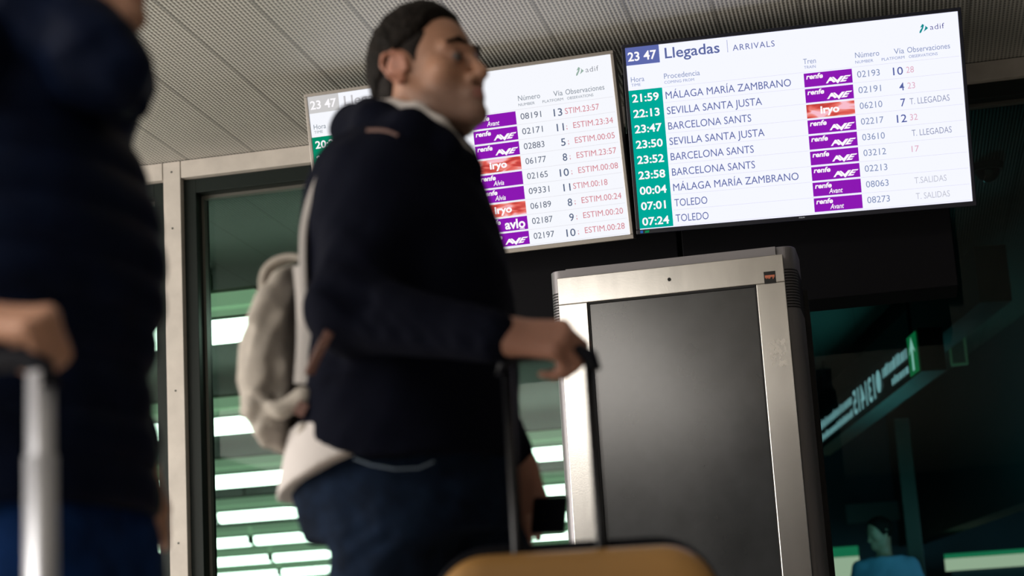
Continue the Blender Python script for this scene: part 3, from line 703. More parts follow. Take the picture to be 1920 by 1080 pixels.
def add_head(G, H, neck_to, male=True):
    z = H.z
    G.ell(H(-.005, 0, .030), (.098 * z, .076 * z, .090 * z), H.axes, .02)
    G.ell(H(.030, 0, -.040), (.062 * z, .060 * z, .075 * z), H.axes, .02)
    for l in (-1, 1):
        G.cone(H(-.005, .056 * l, -.045), H(.025, .046 * l, -.088), .020 * z, .021 * z, .025)
        G.cone(H(.025, .046 * l, -.088), H(.078, .012 * l, -.104), .021 * z, .019 * z, .025)
        G.ell(H(.060, .043 * l, -.028), (.024 * z,) * 3, k=.02)
        G.cone(H(.076, .043 * l, .016), H(.092, .012 * l, .016), .009 * z, .011 * z, .014)
        G.ell(H(.094, .031 * l, -.003), (.013 * z,) * 3, k=.010, mode='c')
        G.ell(H(.083, .031 * l, -.004), (.013 * z,) * 3, k=.004)
        G.ell(H(.098, .0125 * l, -.045), (.010 * z,) * 3, k=.006)
    G.cone(H(.092, 0, .004), H(.114, 0, -.036), .0085 * z, .0115 * z, .008)
    G.ell(H(.113, 0, -.040), (.0125 * z,) * 3, k=.006)
    G.ell(H(.088, 0, -.106), (.019 * z, .020 * z, .017 * z), H.axes, .012)
    G.ell(H(.086, 0, -.074), (.018 * z, .026 * z, .018 * z), H.axes, .012)
    G.cone(H(.094, .019, -.072), H(.103, 0, -.0685), .0055 * z, .0075 * z, .004); G.cone(H(.094, -.019, -.072), H(.103, 0, -.0685), .0055 * z, .0075 * z, .004)
    G.cone(H(.093, .017, -.079), H(.101, 0, -.081), .0055 * z, .0080 * z, .004); G.cone(H(.093, -.017, -.079), H(.101, 0, -.081), .0055 * z, .0080 * z, .004)
    G.cone(H(.105, .022, -.0755), H(.112, 0, -.0752), .003 * z, .0035 * z, .002, 'c'); G.cone(H(.105, -.022, -.0755), H(.112, 0, -.0752), .003 * z, .0035 * z, .002, 'c')
    for l in (-1, 1):      # ears: rim, lobe, hollow
        pts = [(.012, -.012), (.010, .012), (-.004, .026), (-.020, .022), (-.026, .004), (-.018, -.018), (-.004, -.034), (.006, -.030)]
        ex = lambda f, u, o=0: H(f, (.072 + o + .018 * max(0, -f + .01) / .03) * l, u)
        G.ell(H(-.010, .078 * l, -.002), (.021 * z, .0085 * z, .030 * z), H.axes, .006)
        for (f0, u0), (f1, u1) in zip(pts, pts[1:]): G.cone(ex(f0, u0, .006), ex(f1, u1, .006), .0052 * z, .0052 * z, .004)
        G.ell(H(-.001, .090 * l, -.003), (.010 * z, .010 * z, .015 * z), H.axes, .005, 'c')
    G.cone(H(-.022, 0, -.05), neck_to, .056 * z, .060 * z, .03)

def color_attr(o, fn):
    me = o.data; n = len(me.vertices); P = np.zeros(n * 3); me.vertices.foreach_get('co', P); P = P.reshape(-1, 3)
    c = np.ones((n, 4), np.float32); c[:, :3] = fn(P)
    at_ = me.color_attributes.new('tone', 'FLOAT_COLOR', 'POINT'); at_.data.foreach_set('color', c.ravel())
def skin_mat(name, rough=0.5):
    m = mat(name, (.5, .3, .2), rough, bump=(220, 0.08, 0.002)); nt = m.node_tree; v = nt.nodes.new('ShaderNodeVertexColor'); v.layer_name = 'tone'
    b = nt.nodes['Principled BSDF']; nt.links.new(v.outputs[0], b.inputs['Base Color'])
    b.inputs['Subsurface Weight'].default_value = 0.08; b.inputs['Subsurface Radius'].default_value = (0.012, 0.004, 0.002); return m
def sm(x, a, b): t = np.clip((x - a) / (b - a), 0, 1); return t * t * (3 - 2 * t)
def lerp(c, d, t): return c * (1 - t[:, None]) + np.array(d)[None] * t[:, None]

M['skin'] = skin_mat('skin')
M['hair'] = mat('dark_brown_hair', (0.009, 0.007, 0.006), 0.6, noise=(120, .8, (1, 1, .3)), bump=(200, .9, .004), spec=0.06)
M['hair_short'] = mat('cropped_grey_brown_hair', (0.020, 0.017, 0.016), 0.7, noise=(160, .4), bump=(300, .4, .002), spec=0.06)
M['navy_knit'] = mat('navy_knit', (0.0032, 0.0042, 0.0105), 0.9, noise=(240, .35), bump=(320, .35, .003), spec=0.06)
M['denim'] = mat('dark_blue_denim', (0.0065, 0.0135, 0.031), 0.85, noise=(26, .5), bump=(260, .3, .002), spec=0.06)
M['shirt'] = mat('white_cotton_shirt', (0.58, 0.545, 0.535), 0.8, bump=(60, .2, .004))
M['canvas'] = mat('beige_canvas', (0.40, 0.365, 0.325), 0.85, noise=(40, .12), bump=(180, .3, .003))
M['strap'] = mat('off_white_webbing', (0.50, 0.475, 0.465), 0.75, bump=(200, .3, .002))
M['leather'] = mat('red_brown_leather', (0.12, 0.050, 0.036), 0.55)
M['sole'] = mat('dark_rubber', (0.02, 0.02, 0.02), 0.7)

# ------------------------------------------------------------------ man with suitcase
YM = 3.05
def man():
    H = HeadFrame(PX(757, 131, 2.99) + A3((0.026, 0.066, 0.004)), R(-21), R(9), R(-2), 1.03)
    # ---- body: one continuous surface
    G = Field((-1.12, 2.58, -0.01), (-0.42, 3.42, 1.80), 0.0055)
    nb = PX(772, 262, YM)
    add_head(G, H, nb)
    hipz = 0.93; hx = -0.80
    G.profile([(0.86, hx, YM, .105, .125), (0.98, hx, YM, .10, .125), (1.12, hx - .01, YM, .10, .13), (1.30, hx - .02, YM, .105, .165), (1.42, hx - .03, YM, .09, .165), (1.48, hx - .03, YM, .05, .09)], .05)
    shN = PX(705, 345, 2.88); elN = PX(640, 592, 2.80); wrN = PX(940, 630, 2.72)
    shF = PX(760, 335, 3.24); elF = PX(845, 640, 3.30); wrF = PX(972, 868, 3.22)
    G.cone(shN, elN, .050, .040, .04).cone(elN, wrN, .040, .026, .02).cone(shF, elF, .050, .040, .04).cone(elF, wrF, .040, .026, .02)
    legs = ((YM - .09, -0.835, -0.93, 0.49, -1.15, .13), (YM + .09, -0.765, -0.63, 0.50, -0.58, .095))
    for (ly, x0, xk, zk, xa, za) in legs:
        G.cone((x0, ly, .86), (xk, ly, zk), .072, .055, .05).cone((xk, ly, zk), (xa, ly, za), .054, .038, .02)
        G.cone((xa - .02, ly, za - .04), (xa + .15, ly, max(za - .065, .03)), .036, .028, .02)
    add_hand(G, wrN, (.95, .16, -.12), (.05, -.70, .70), 1, ((.75, 1.35, .9), (.85, 1.35, .9), (.95, 1.35, .9), (1.05, 1.3, .9)), thumb=(.8, .35, -.5), thumb2=(.85, -.3, -.5), size=1.08, fore=wrN - elN)
    add_hand(G, wrF, (.16, -.05, -.95), (.25, -.93, -.10), -1, ((.45, .6, .4), (.5, .65, .4), (.55, .7, .4), (.6, .7, .4)), thumb=(.75, .5, -.3), thumb2=(.9, .1, -.2), size=1.0, fore=wrF - elF)
    body = G.build('person', M['skin'])
    tag(body, 'person in navy hooded jumper and dark jeans, pushing the mustard suitcase, walking right', 'person')
    def tone(P):
        f, l, u = H.local(P); c = np.tile(A3((.40, .205, .130)), (len(P), 1))
        head = (np.abs(f) < .2) & (np.abs(l) < .12) & (u > -.16)
        st = sm(-u, .035, .075) * sm(f, -.015, .035) * head * .8
        c = lerp(c, (.20, .125, .10), st)
        lip = head * sm(.020 - np.abs(l), 0, .006) * sm(.0105 - np.abs(u + .0755), 0, .004) * sm(f, .094, .099)
        c = lerp(c, (.34, .13, .11), lip * .8)
        ear = head * sm(np.abs(l), .074, .082) * (f < .03) * (np.abs(u) < .06); c = lerp(c, (.46, .19, .13), ear * .7)
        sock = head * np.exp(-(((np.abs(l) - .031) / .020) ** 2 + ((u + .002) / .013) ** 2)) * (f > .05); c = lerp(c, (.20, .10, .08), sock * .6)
        hand = P[:, 2] < 1.25; c = lerp(c, (.40, .20, .145), hand * 1.0); return c
    color_attr(body, tone)
    # hair, eyebrows, eyes
    def hair_field(off, side):
        q = Field(H.c - .17, H.c + .17, .004)
        q.ell(H(-.005, 0, .030), ((.098 + off) * H.z, (.076 + off) * H.z, (.090 + off * 2.4) * H.z), H.axes, .005)
        q.ell(H(-.03, 0, -.02), ((.062 + off * .6) * H.z, (.062 + off * .6) * H.z, (.075 + off * .6) * H.z), H.axes, .02)
        sl, (x, y, z) = q.sub(q.lo, q.lo + q.h * q.n); d = [x - H.c[0], y - H.c[1], z - H.c[2]]
        f, l, u = [(d[0] * v[0] + d[1] * v[1] + d[2] * v[2]) / H.z for v in H.axes]
        if side:
            front = np.interp(u, [-.09, -.05, -.02, .0, .02, .04, .06], [-.055, -.042, -.030, .026, .034, .048, .055])
            cut = np.maximum(f - front, np.maximum(-.085 - u, u - .055))
            er = np.sqrt(((f + .006) / .026) ** 2 + ((u + .002) / .032) ** 2) - 1; cut = np.maximum(cut, -er * .03)
        else:
            front = np.interp(u, [.0, .03, .05, .075, .10, .13], [-.02, .022, .050, .070, .078, .06]) - np.clip(.03 - np.abs(np.abs(l) - .045), 0, .03) * .25
            low = np.interp(f, [-.10, -.05, .0, .04, .08], [-.035, -.005, .028, .042, .06])
            cut = np.maximum(f - front, low - u)
        kk = .006 if side else .022; hh = np.maximum(kk - np.abs(q.D - cut), 0) / kk
        q.D = (np.maximum(q.D, cut) + hh * hh * kk * .25).astype(np.float32); return q
    hair_field(.0035, True).build('cropped_side_hair', M['hair_short'], body, 1)
    hair_field(.0115, False).wrinkle(.0022, 170, 2).build('hair', M['hair'], body, 2)
    for l in (-1, 1):
        q = Field(H(.09, .03 * l, .02) - .05, H(.09, .03 * l, .02) + .05, .002)
        q.cone(H(.084, .050 * l, .020), H(.098, .030 * l, .027), .0028, .0045, .003).cone(H(.097, .030 * l, .026), H(.101, .012 * l, .022), .0046, .0042, .003)
        q.build('eyebrow', M['hair'], body, 1)
        for nm, p, r0, mm in (('eye', (.0835, .031 * l, -.006), .0118, mat('eye_white', (.10, .085, .08), .6)), ('iris', (.0915, .029 * l, -.006), .0060, mat('brown_iris', (.02, .012, .008), .2))):
            bm = bmesh.new(); bmesh.ops.create_uvsphere(bm, u_segments=16, v_segments=10, radius=r0 * H.z); me = bpy.data.meshes.new(nm); bm.to_mesh(me); bm.free()
            e = obj(nm, me, mm, body, True); e.location = H(*p)
    # ---- hooded jumper
    rows = []
    for y, xl, xr, ry in ((258, 655, 862, .10), (285, 622, 873, .165), (320, 604, 884, .200), (370, 590, 906, .215), (430, 579, 930, .215), (520, 578, 950, .205), (600, 583, 964, .200), (700, 584, 966, .208), (800, 574, 969, .215), (905, 558, 972, .216)):
        a, b = PX(xl, y, YM), PX(xr, y, YM); rows.append(((a[2] + b[2]) / 2, (a[0] + b[0]) / 2, YM, (b[0] - a[0]) / 2, ry))
    J = Field((-1.12, 2.60, .80), (-.48, 3.45, 1.66), .006)
    J.profile(rows, .03, 2.2)
    J.cone(shN + A3((.005, .03, -.01)), elN + A3((0.01, .01, .01)), .078, .066, .05).cone(elN + A3((0.01, .01, .01)), wrN + A3((-.015, .0, .0)), .066, .042, .03)
    J.cone(shF, elF, .075, .062, .05).cone(elF, wrF + A3((-.01, 0, .02)), .062, .040, .03)
    a, b = PX(560, 821, YM), PX(974, 878, YM); mid = PX(655, 853, YM)
    J.plane(PX(700, 858, 2.85), (.02, 0, -1), .006)
    J.plane(PX(650, 849, 2.88), (-.42, 0, -1), .006)
    # hood lying round the neck
    ring = [PX(668, 236, YM), PX(705, 232, 2.95), PX(768, 240, 2.91), PX(828, 275, 2.94), PX(872, 318, YM - .03), PX(862, 296, YM + .08), PX(790, 245, YM + .13), PX(710, 226, YM + .11), PX(668, 236, YM)]
    rad = [.036, .034, .030, .024, .020, .022, .030, .034, .036]
    for i in range(len(ring) - 1): J.cone(ring[i], ring[i + 1], rad[i], rad[i + 1], .03)
    J.cone(PX(690, 205, 2.98), PX(648, 246, YM), .016, .024, .03)
    # hollow for the neck and face
    J.cone(H(-.016, 0, -.03), nb + A3((.012, 0, -.01)), .064, .070, .015, 'c')
    # folds of the sleeve and the waist rib
    rng = np.random.RandomState(4)
    for t in np.linspace(.12, .85, 6):
        c = elN * (1 - t) + wrN * t; J.cone(c + A3((-.03, -.055, .045)), c + A3((.045, -.06, -.035)), .004, .003, .022, 'c')
    for t in (.35, .6, .85):
        c = shN * (1 - t) + elN * t; J.cone(c + A3((-.05, -.06, .02)), c + A3((.06, -.07, -.03)), .005, .003, .025, 'c')
    J.wrinkle(.003, 22, 3)
    J.build('hooded_jumper', M['navy_knit'], body)
    cz = Field(wrN - .09, wrN + .09, .004); ad = N3(wrN - elN)
    cz.cone(wrN - ad * .055, wrN - ad * .006, .043, .041, .004); cz.cone(wrN - ad * .02, wrN + ad * .05, .034, .034, .004, 'c'); cz.plane(wrN - ad * .004, ad, .006)
    cz.build('cuff', M['navy_knit'], body)
    # ---- shirt: collar and tail
    q = Field((-1.1, 2.75, .70), (-.5, 3.35, 1.68), .005)
    cr = [PX(735, 205, 2.985), PX(780, 211, 2.96), PX(822, 238, 2.955), PX(855, 276, 2.985)]
    for i in range(3): q.cone(cr[i], cr[i + 1], .019, .017, .01)
    q.cone(PX(855, 276, 2.985), PX(882, 290, 3.03), .014, .010, .01); q.cone(PX(735, 205, 2.985), PX(705, 200, 3.06), .018, .016, .01)
    q.cone(H(-.016, 0, -.03), nb + A3((.014, 0, 0)), .062, .064, .008, 'c')
    q.build('shirt_collar', M['shirt'], body)
    q = Field((-1.1, 2.75, .70), (-.5, 3.35, 1.30), .005); lt = []
    for y, xl, xr, ry in ((800, 560, 960, .200), (840, 550, 958, .204), (880, 543, 956, .206), (940, 535, 950, .206)):
        a, b = PX(xl, y, YM), PX(xr, y, YM); lt.append(((a[2] + b[2]) / 2, (a[0] + b[0]) / 2, YM, (b[0] - a[0]) / 2, ry))
    q.profile(lt, .004, 2.3)
    p1, p2 = PX(538, 924, 2.95), PX(662, 846, 2.86); d = p2 - p1; q.plane(p1, (d[2], 0, -d[0]), .004)
    q.wrinkle(.0015, 30, 9)
    q.build('shirt_tail', M['shirt'], body)
    # ---- jeans
    Q = Field((-1.16, 2.78, .07), (-.48, 3.32, 1.0), .006); rows = []
    for y, xl, xr, ry in ((835, 566, 955, .165), (880, 564, 958, .170), (920, 562, 962, .172), (965, 572, 966, .170), (1010, 585, 966, .165)):
        a, b = PX(xl, y, YM), PX(xr, y, YM); rows.append(((a[2] + b[2]) / 2, (a[0] + b[0]) / 2, YM, (b[0] - a[0]) / 2, ry))
    Q.profile(rows, .04, 2.4)
    for (ly, x0, xk, zk, xa, za) in legs: Q.cone((x0, ly, .78), (xk, ly, zk), .100, .080, .05).cone((xk, ly, zk), (xa, ly, za + .0), .082, .066, .03)
    # pocket seam and creases
    pk = [PX(668, 868, 2.87), PX(700, 880, 2.86), PX(745, 888, 2.855), PX(790, 886, 2.86), PX(818, 874, 2.865)]
    for i in range(4): Q.cone(pk[i], pk[i + 1], .0045, .0045, .006, 'c')
    for (x0, y0, x1, y1) in ((600, 1050, 690, 985), (620, 1078, 730, 1010), (590, 1000, 680, 950), (900, 1000, 800, 1060), (930, 940, 860, 975)):
        Q.cone(PX(x0, y0, 2.87), PX(x1, y1, 2.86), .006, .003, .022, 'c')
    Q.wrinkle(.003, 26, 5)
    je = Q.build('jeans', M['denim'], body)
    m = MB().tube([p + A3((0, -.012, .006)) for p in pk], .0016, 6).build('pocket_stitching', mat('worn_denim_edge', (.10, .14, .19), .8), je)
    for (ly, x0, xk, zk, xa, za) in legs:
        s = Field((xa - .12, ly - .07, -.005), (xa + .26, ly + .07, .26), .005)
        s.cone((xa, ly, za), (xa - .01, ly, za - .03), .050, .048, .02).cone((xa - .03, ly, za - .045), (xa + .17, ly, max(za - .065, .036)), .046, .038, .03); s.plane((0, 0, max(za - .095, .002)), (0, 0, -1), .01)
        s.build('shoe', mat('dark_leather_shoe', (.03, .025, .022), .5), body)
    return wrN, wrF
WR_N, WR_F = man()

def backpack():
    ro = empty('backpack', (-1.07, YM, 1.05)); inv = Matrix.Translation(-ro.location)
    tag(ro, 'slouchy beige canvas backpack with pale straps, worn by the man in navy', 'backpack')
    def fin(F, name, m, sm_=2, parent=ro):
        me = F.mesh(name, sm_); me.transform(inv); return obj(name, me, m, parent, True)
    G = Field((-1.25, 2.80, .85), (-.92, 3.30, 1.36), .005); rows = []
    for y, xl, xr, ry in ((508, 545, 570, .05), (528, 528, 574, .09), (560, 508, 577, .115), (620, 488, 578, .13), (690, 474, 580, .14), (740, 474, 582, .145), (785, 486, 580, .145), (822, 506, 572, .135), (850, 532, 562, .11), (862, 545, 556, .06)):
        a, b = PX(xl, y, YM), PX(xr, y, YM); rows.append(((a[2] + b[2]) / 2, (a[0] + b[0]) / 2, YM, (b[0] - a[0]) / 2, ry))
    G.profile(rows, .02, 2.5)
    for pts in (((552, 560), (536, 640), (528, 720)), ((560, 650), (548, 700), (545, 735))):
        for p, q in zip(pts, pts[1:]): G.cone(PX(*p, 2.93), PX(*q, 2.925), .006, .006, .02, 'c')
    G.cone(PX(490, 752, 2.93), PX(560, 738, 2.92), .006, .005, .016, 'c'); G.cone(PX(480, 762, 3.0), PX(490, 752, 2.93), .004, .006, .016, 'c')
    G.wrinkle(.004, 34, 8)
    fin(G, 'bag_body', M['canvas'])
    G = Field((-1.2, 2.84, .88), (-.92, 3.2, 1.10), .004)
    rows = []
    for y, xl, xr, ry in ((752, 480, 570, .150), (790, 486, 573, .152), (825, 506, 566, .142), (848, 530, 556, .118)):
        a, b = PX(xl, y, YM), PX(xr, y, YM); rows.append(((a[2] + b[2]) / 2, (a[0] + b[0]) / 2, YM, (b[0] - a[0]) / 2, ry))
    G.profile(rows, .01, 2.4); G.cone(PX(525, 768, 2.90), PX(568, 745, 2.905), .016, .02, .02); G.cone(PX(568, 800, 2.89), PX(545, 850, 2.93), .010, .008, .02); G.wrinkle(.003, 40, 3)
    fin(G, 'side_pocket', M['canvas'])
    def strap(name, pts, m, wd=.014, th=.004, axis=Y_):
        mb = MB(); P = [Vector(p) + inv.translation for p in pts]
        # smooth the run
        for _ in range(3): P = [P[0]] + [q for a, b in zip(P, P[1:]) for q in (a * .75 + b * .25, a * .25 + b * .75)] + [P[-1]]
        n0 = 0
        for i, p in enumerate(P):
            t = (P[min(i + 1, len(P) - 1)] - P[max(i - 1, 0)]).normalized(); sd_ = (axis - t * axis.dot(t)).normalized(); nn = t.cross(sd_)
            for a, b in ((-1, -1), (1, -1), (1, 1), (-1, 1)): mb.v.append(tuple(p + sd_ * (wd * a) + nn * (th * b)))
        for i in range(len(P) - 1):
            for k in range(4): mb.f.append((i * 4 + k, i * 4 + (k + 1) % 4, i * 4 + 4 + (k + 1) % 4, i * 4 + 4 + k))
        mb.f += [(3, 2, 1, 0), tuple((len(P) - 1) * 4 + k for k in range(4))]
        return mb.build(name, m, ro, True, bevel=.0015)
    strap('carry_loop', [PX(512, 575, YM), PX(492, 545, YM), PX(497, 508, YM), PX(522, 487, YM), PX(556, 482, YM), PX(574, 492, YM)], M['canvas'], .016, .005)
    # shoulder straps: up the back, over the shoulder, under the arm
    for s, nm in ((-1, 'n'), (1, 'f')):
        yy = 2.90 if s < 0 else 3.20
        strap('shoulder_strap', [PX(578, 600, yy), PX(575, 540, yy), PX(573, 470, yy), PX(576, 420, yy), PX(592, 362, yy), PX(616, 318, yy), PX(652, 280, yy), PX(696, 262, yy), PX(730, 276, yy - .03 * -s)], M['strap'], .020, .006)
    strap('padded_back_edge', [PX(566, 500, 2.93), PX(572, 560, 2.915), PX(574, 640, 2.91), PX(568, 720, 2.915)], M['strap'], .014, .008, X)
    strap('leather_tab', [PX(618, 622, 2.735), PX(604, 648, 2.745), PX(592, 672, 2.79), PX(580, 700, 2.85)], M['leather'], .008, .003, X)
    strap('shoulder_trim', [PX(690, 246, 2.875), PX(722, 245, 2.865), PX(748, 256, 2.86)], M['leather'], .006, .003)
    strap('leather_patch', [PX(556, 762, 2.885), PX(574, 772, 2.885)], M['leather'], .012, .003, X)
backpack()

# ------------------------------------------------------------------ man's suitcase
def rounded_shell(name, w_, d0, d1, h, r, rf, m, parent, n=10):
    """half shell from depth d0 (front face) to d1 (rim), corners r, front edge rounding rf"""
    rings = []
    for i in range(n + 1):
        a = i / n * math.pi / 2; ins = rf * (1 - math.sin(a)); y = d0 + (d1 - d0 > 0) * 0 + math.copysign(rf * (1 - math.cos(a)), d1 - d0); rings.append((ins, y))
    rings.append((0, d1)); v = []; f = []; seg = 10; per = 4 * (seg + 1)
    for ins, y in rings:
        rr = max(r - ins, .004); hw, hh = w_ / 2 - ins, h / 2 - ins
        for q, (sx, sz) in enumerate(((1, 1), (-1, 1), (-1, -1), (1, -1))):
            for k in range(seg + 1):
                a = math.pi / 2 * (q + k / seg); v.append((sx * (hw - rr) + rr * math.cos(a), y, sz * (hh - rr) + rr * math.sin(a)))
    for i in range(len(rings) - 1):
        for k in range(per): f.append((i * per + k, i * per + (k + 1) % per, (i + 1) * per + (k + 1) % per, (i + 1) * per + k))
    f.append(tuple(range(per))[::-1]); f.append(tuple((len(rings) - 1) * per + k for k in range(per)))
    mb = MB(); mb.add(v, f); return mb.build(name, m, parent, True)
def suitcase(loc, yaw, w_, d, h, shell, label, hz, hw, hy, pole_r, pole_m, grip_m, wheels=True, stage=None):
    o = empty('suitcase', loc, yaw); tag(o, label, 'suitcase')
    zc = .06 + h / 2
    def up(ob): ob.location.z = zc; return ob
    up(rounded_shell('front_shell', w_, -d / 2, -.012, h, .085, .055, shell, o)); up(rounded_shell('back_shell', w_, d / 2, .012, h, .085, .055, shell, o))
    up(rounded_shell('zip_band', w_ + .020, -.016, .016, h + .036, .101, .006, M['black'], o))
    gz = hz - .0; top = zc + h / 2
    for s in (-1, 1):
        p = MB().tube([(hw[0] + (hw[1] - hw[0]) * (s + 1) / 2, hy, top - .30), (hw[0] + (hw[1] - hw[0]) * (s + 1) / 2, hy, gz - .012)], pole_r, 14).build('handle_pole', pole_m, o, True)
        if stage: MB().tube([(hw[0] + (hw[1] - hw[0]) * (s + 1) / 2, hy, top - .30), (hw[0] + (hw[1] - hw[0]) * (s + 1) / 2, hy, stage)], pole_r * 1.16, 14).build('pole_sleeve', pole_m, p, True)
    g = MB().tube([(hw[0] - .006, hy, gz - .03), (hw[0] - .002, hy, gz - .008), (hw[0] + .018, hy, gz + .004), (hw[1] - .018, hy, gz + .004), (hw[1] + .002, hy, gz - .008), (hw[1] + .006, hy, gz - .03)], .0135, 14).build('handle_grip', grip_m, o, True)
    MB().tube([(w_ / 2 + .004, 0, zc - .08), (w_ / 2 + .024, 0, zc - .07), (w_ / 2 + .024, 0, zc + .07), (w_ / 2 + .004, 0, zc + .08)], .008, 10).build('carry_handle', M['black'], o, True)
    for sx in (-1, 1):
        for sy in (-1, 1):
            wx, wy = sx * (w_ / 2 - .07), sy * (d / 2 - .05)
            MB().tube([(wx - .012, wy, .027), (wx + .012, wy, .027)], .027, 18).box(wx - .018, wx + .018, wy - .02, wy + .02, .04, .066).build('wheel', M['sole'], o)
    return o
M['mustard'] = mat('mustard_shell', (0.44, 0.235, 0.072), 0.38, noise=(4, .06), bump=(160, .05, .002), coat=.15)
M['pole_black'] = mat('black_anodised_tube', (0.008, 0.009, 0.012), .35, metal=.4)

sc_x, sc_y, sc_yaw = -0.506, 2.80, R(12)
def to_local(px, py, Y): 
    v = at(px, py, Y) - Vector((sc_x, sc_y, 0)); c_, s_ = math.cos(-sc_yaw), math.sin(-sc_yaw); return Vector((v.x * c_ - v.y * s_, v.x * s_ + v.y * c_, v.z))
qa, qb = to_local(960, 650, 2.74), to_local(1107, 650, 2.77)
suitcase((sc_x, sc_y, 0), sc_yaw, 0.436, 0.26, 0.664, M['mustard'], 'mustard hard-shell suitcase with black pull-out handle, bottom centre', (qa.z + qb.z) / 2 - .012, (qa.x - .010, qb.x - .004), (qa.y + qb.y) / 2, 0.0085, M['pole_black'], M['black'])

# phone in the far hand
ph = empty('phone', PX(1030, 966, 3.17)); ph.rotation_euler = (R(-8), R(4), R(-28))
tag(ph, 'black phone held low in the far hand of the man in navy', 'phone')
me = rbox_mesh('phone_case', .076, .012, .066, .005, 3); obj('phone_case', me, M['black'], ph, False)
MB().box(-.034, .034, .0058, .0066, -.030, .030).build('phone_screen', mat('dark_phone_glass', (.01, .01, .012), .1), ph)

# ------------------------------------------------------------------ person in a padded jacket, close on the left
M['padded'] = mat('navy_padded_nylon', (0.0032, 0.0066, 0.021), 0.6, noise=(14, .3), bump=(40, .25, .006), spec=0.06)
M['collar'] = mat('black_lining', (0.006, 0.007, 0.011), 0.8, spec=0.06)
M['blue_jeans'] = mat('blue_jeans', (0.006, 0.026, 0.105), .85, noise=(30, .35), bump=(240, .25, .002), spec=0.06)
YW = 2.08
def close_person():
    H = HeadFrame(PX(136, -74, YW), R(-4), R(3), 0, .93)
    G = Field((-1.66, 1.68, -.01), (-.72, 2.44, 1.72), .006)
    nb = PX(120, 120, YW); add_head(G, H, nb)
    cx = -1.07
    G.profile([(.80, cx, YW, .09, .12), (.95, cx, YW, .085, .12), (1.10, cx, YW, .085, .12), (1.25, cx - .01, YW, .085, .13), (1.36, cx - .02, YW, .05, .10)], .05)
    wr = PX(-62, 605, 1.72); el = A3((-1.30, 1.74, .98)); sh = A3((-1.08, 1.90, 1.33))
    G.cone(sh, el, .045, .037, .03).cone(el, wr, .037, .025, .02)
    wf = PX(250, 866, 2.26); ef = A3((-1.08, 2.29, .98)); sf = A3((-1.10, 2.25, 1.32)); G.cone(sf, ef, .045, .037, .03).cone(ef, wf, .037, .024, .02)
    legs = ((YW - .085, -1.03, -1.00, .46, -1.06, .09), (YW + .085, -1.02, -.985, .45, -1.16, .11))
    for (ly, x0, xk, zk, xa, za) in legs:
        G.cone((x0 - .03, ly, .80), (xk, ly, zk), .065, .053, .05).cone((xk, ly, zk), (xa, ly, za), .052, .036, .02).cone((xa - .02, ly, za - .04), (xa + .14, ly, max(za - .06, .03)), .034, .027, .02)
    add_hand(G, wr, (.97, .14, -.06), (.03, -.48, .86), 1, ((1.25, .95, .5), (1.2, 1.25, .8), (1.2, 1.3, .9), (1.2, 1.3, .9)), thumb=(.7, .3, -.7), thumb2=(.9, -.25, -.3), size=.92, fore=wr - el)
    add_hand(G, wf, (.22, -.10, -.95), (.5, -.8, 0), -1, ((.4, .6, .4),) * 4, thumb=(.75, .5, -.3), thumb2=(.9, .1, -.2), size=.92)
    body = G.build('person', M['skin']); tag(body, 'person close on the left in navy padded jacket and blue jeans, face cut off', 'person')
    def tone(P):
        f, l, u = H.local(P); c = np.tile(A3((.46, .25, .17)), (len(P), 1)); head = (np.abs(f) < .2) & (np.abs(l) < .12) & (u > -.16)
        lip = head * sm(.020 - np.abs(l), 0, .006) * sm(.0105 - np.abs(u + .0755), 0, .004) * sm(f, .094, .099); return lerp(c, (.40, .13, .13), lip * .9)
    color_attr(body, tone)
    q = Field(H.c - .20, H.c + .20, .005); q.ell(H(-.012, 0, .03), (.106 * H.z, .090 * H.z, .100 * H.z), H.axes, .01); q.cone(H(-.06, 0, .0), H(-.085, 0, -.12), .075, .055, .03); q.plane(H(.05, 0, .05), tuple(H.F * .9 - H.U * .5), .01)
    q.build('hair', M['hair'], body)
    J = Field((-1.66, 1.66, .70), (-.70, 2.48, 1.56), .006); rows = []
    for y, xr, ry in ((215, 245, .165), (250, 252, .19), (290, 264, .205), (340, 280, .215), (400, 292, .22), (470, 297, .22), (550, 295, .215), (620, 285, .205), (690, 274, .20), (750, 276, .205), (810, 283, .21), (868, 290, .21)):
        b = PX(xr, y, YW); rx = .165 if y > 240 else .15; rows.append((b[2] - (.055 if y > 860 else 0), b[0] - rx - .026, YW, rx, ry))
    rows.append((PX(245, 150, YW)[2], -1.06, YW, .14, .15)); rows.append((PX(245, 90, YW)[2], -1.07, YW, .11, .13))
    J.profile(rows, .03, 2.2, ripple=(.009, .062, .02))
    for i in range(9):
        t0, t1 = i / 9, (i + 1) / 9; a = sh * (1 - t0) + el * t0; b = sh * (1 - t1) + el * t1; m_ = (a + b) / 2
        J.cone(a * .5 + m_ * .5, b * .5 + m_ * .5, .079 - .010 * t0, .078 - .010 * t0, .012)
    for i in range(5):
        t0, t1 = i / 5, (i + 1) / 5; wq = wr + A3((-.04, 0, 0)); a = el * (1 - t0) + wq * t0; b = el * (1 - t1) + wq * t1; J.cone(a * .6 + b * .4, a * .4 + b * .6, .070 - .025 * t0, .069 - .025 * t0, .012)
    for i in range(7):
        t0, t1 = i / 7, (i + 1) / 7; a = sf * (1 - t0) + ef * t0; b = sf * (1 - t1) + ef * t1; J.cone(a * .6 + b * .4, a * .4 + b * .6, .075 - .012 * t0, .074 - .012 * t0, .012)
        wq = wf + A3((0, 0, .015)); a = ef * (1 - t0) + wq * t0; b = ef * (1 - t1) + wq * t1; J.cone(a * .6 + b * .4, a * .4 + b * .6, .062 - .022 * t0, .061 - .022 * t0, .012)
    J.build('padded_jacket', M['padded'], body)
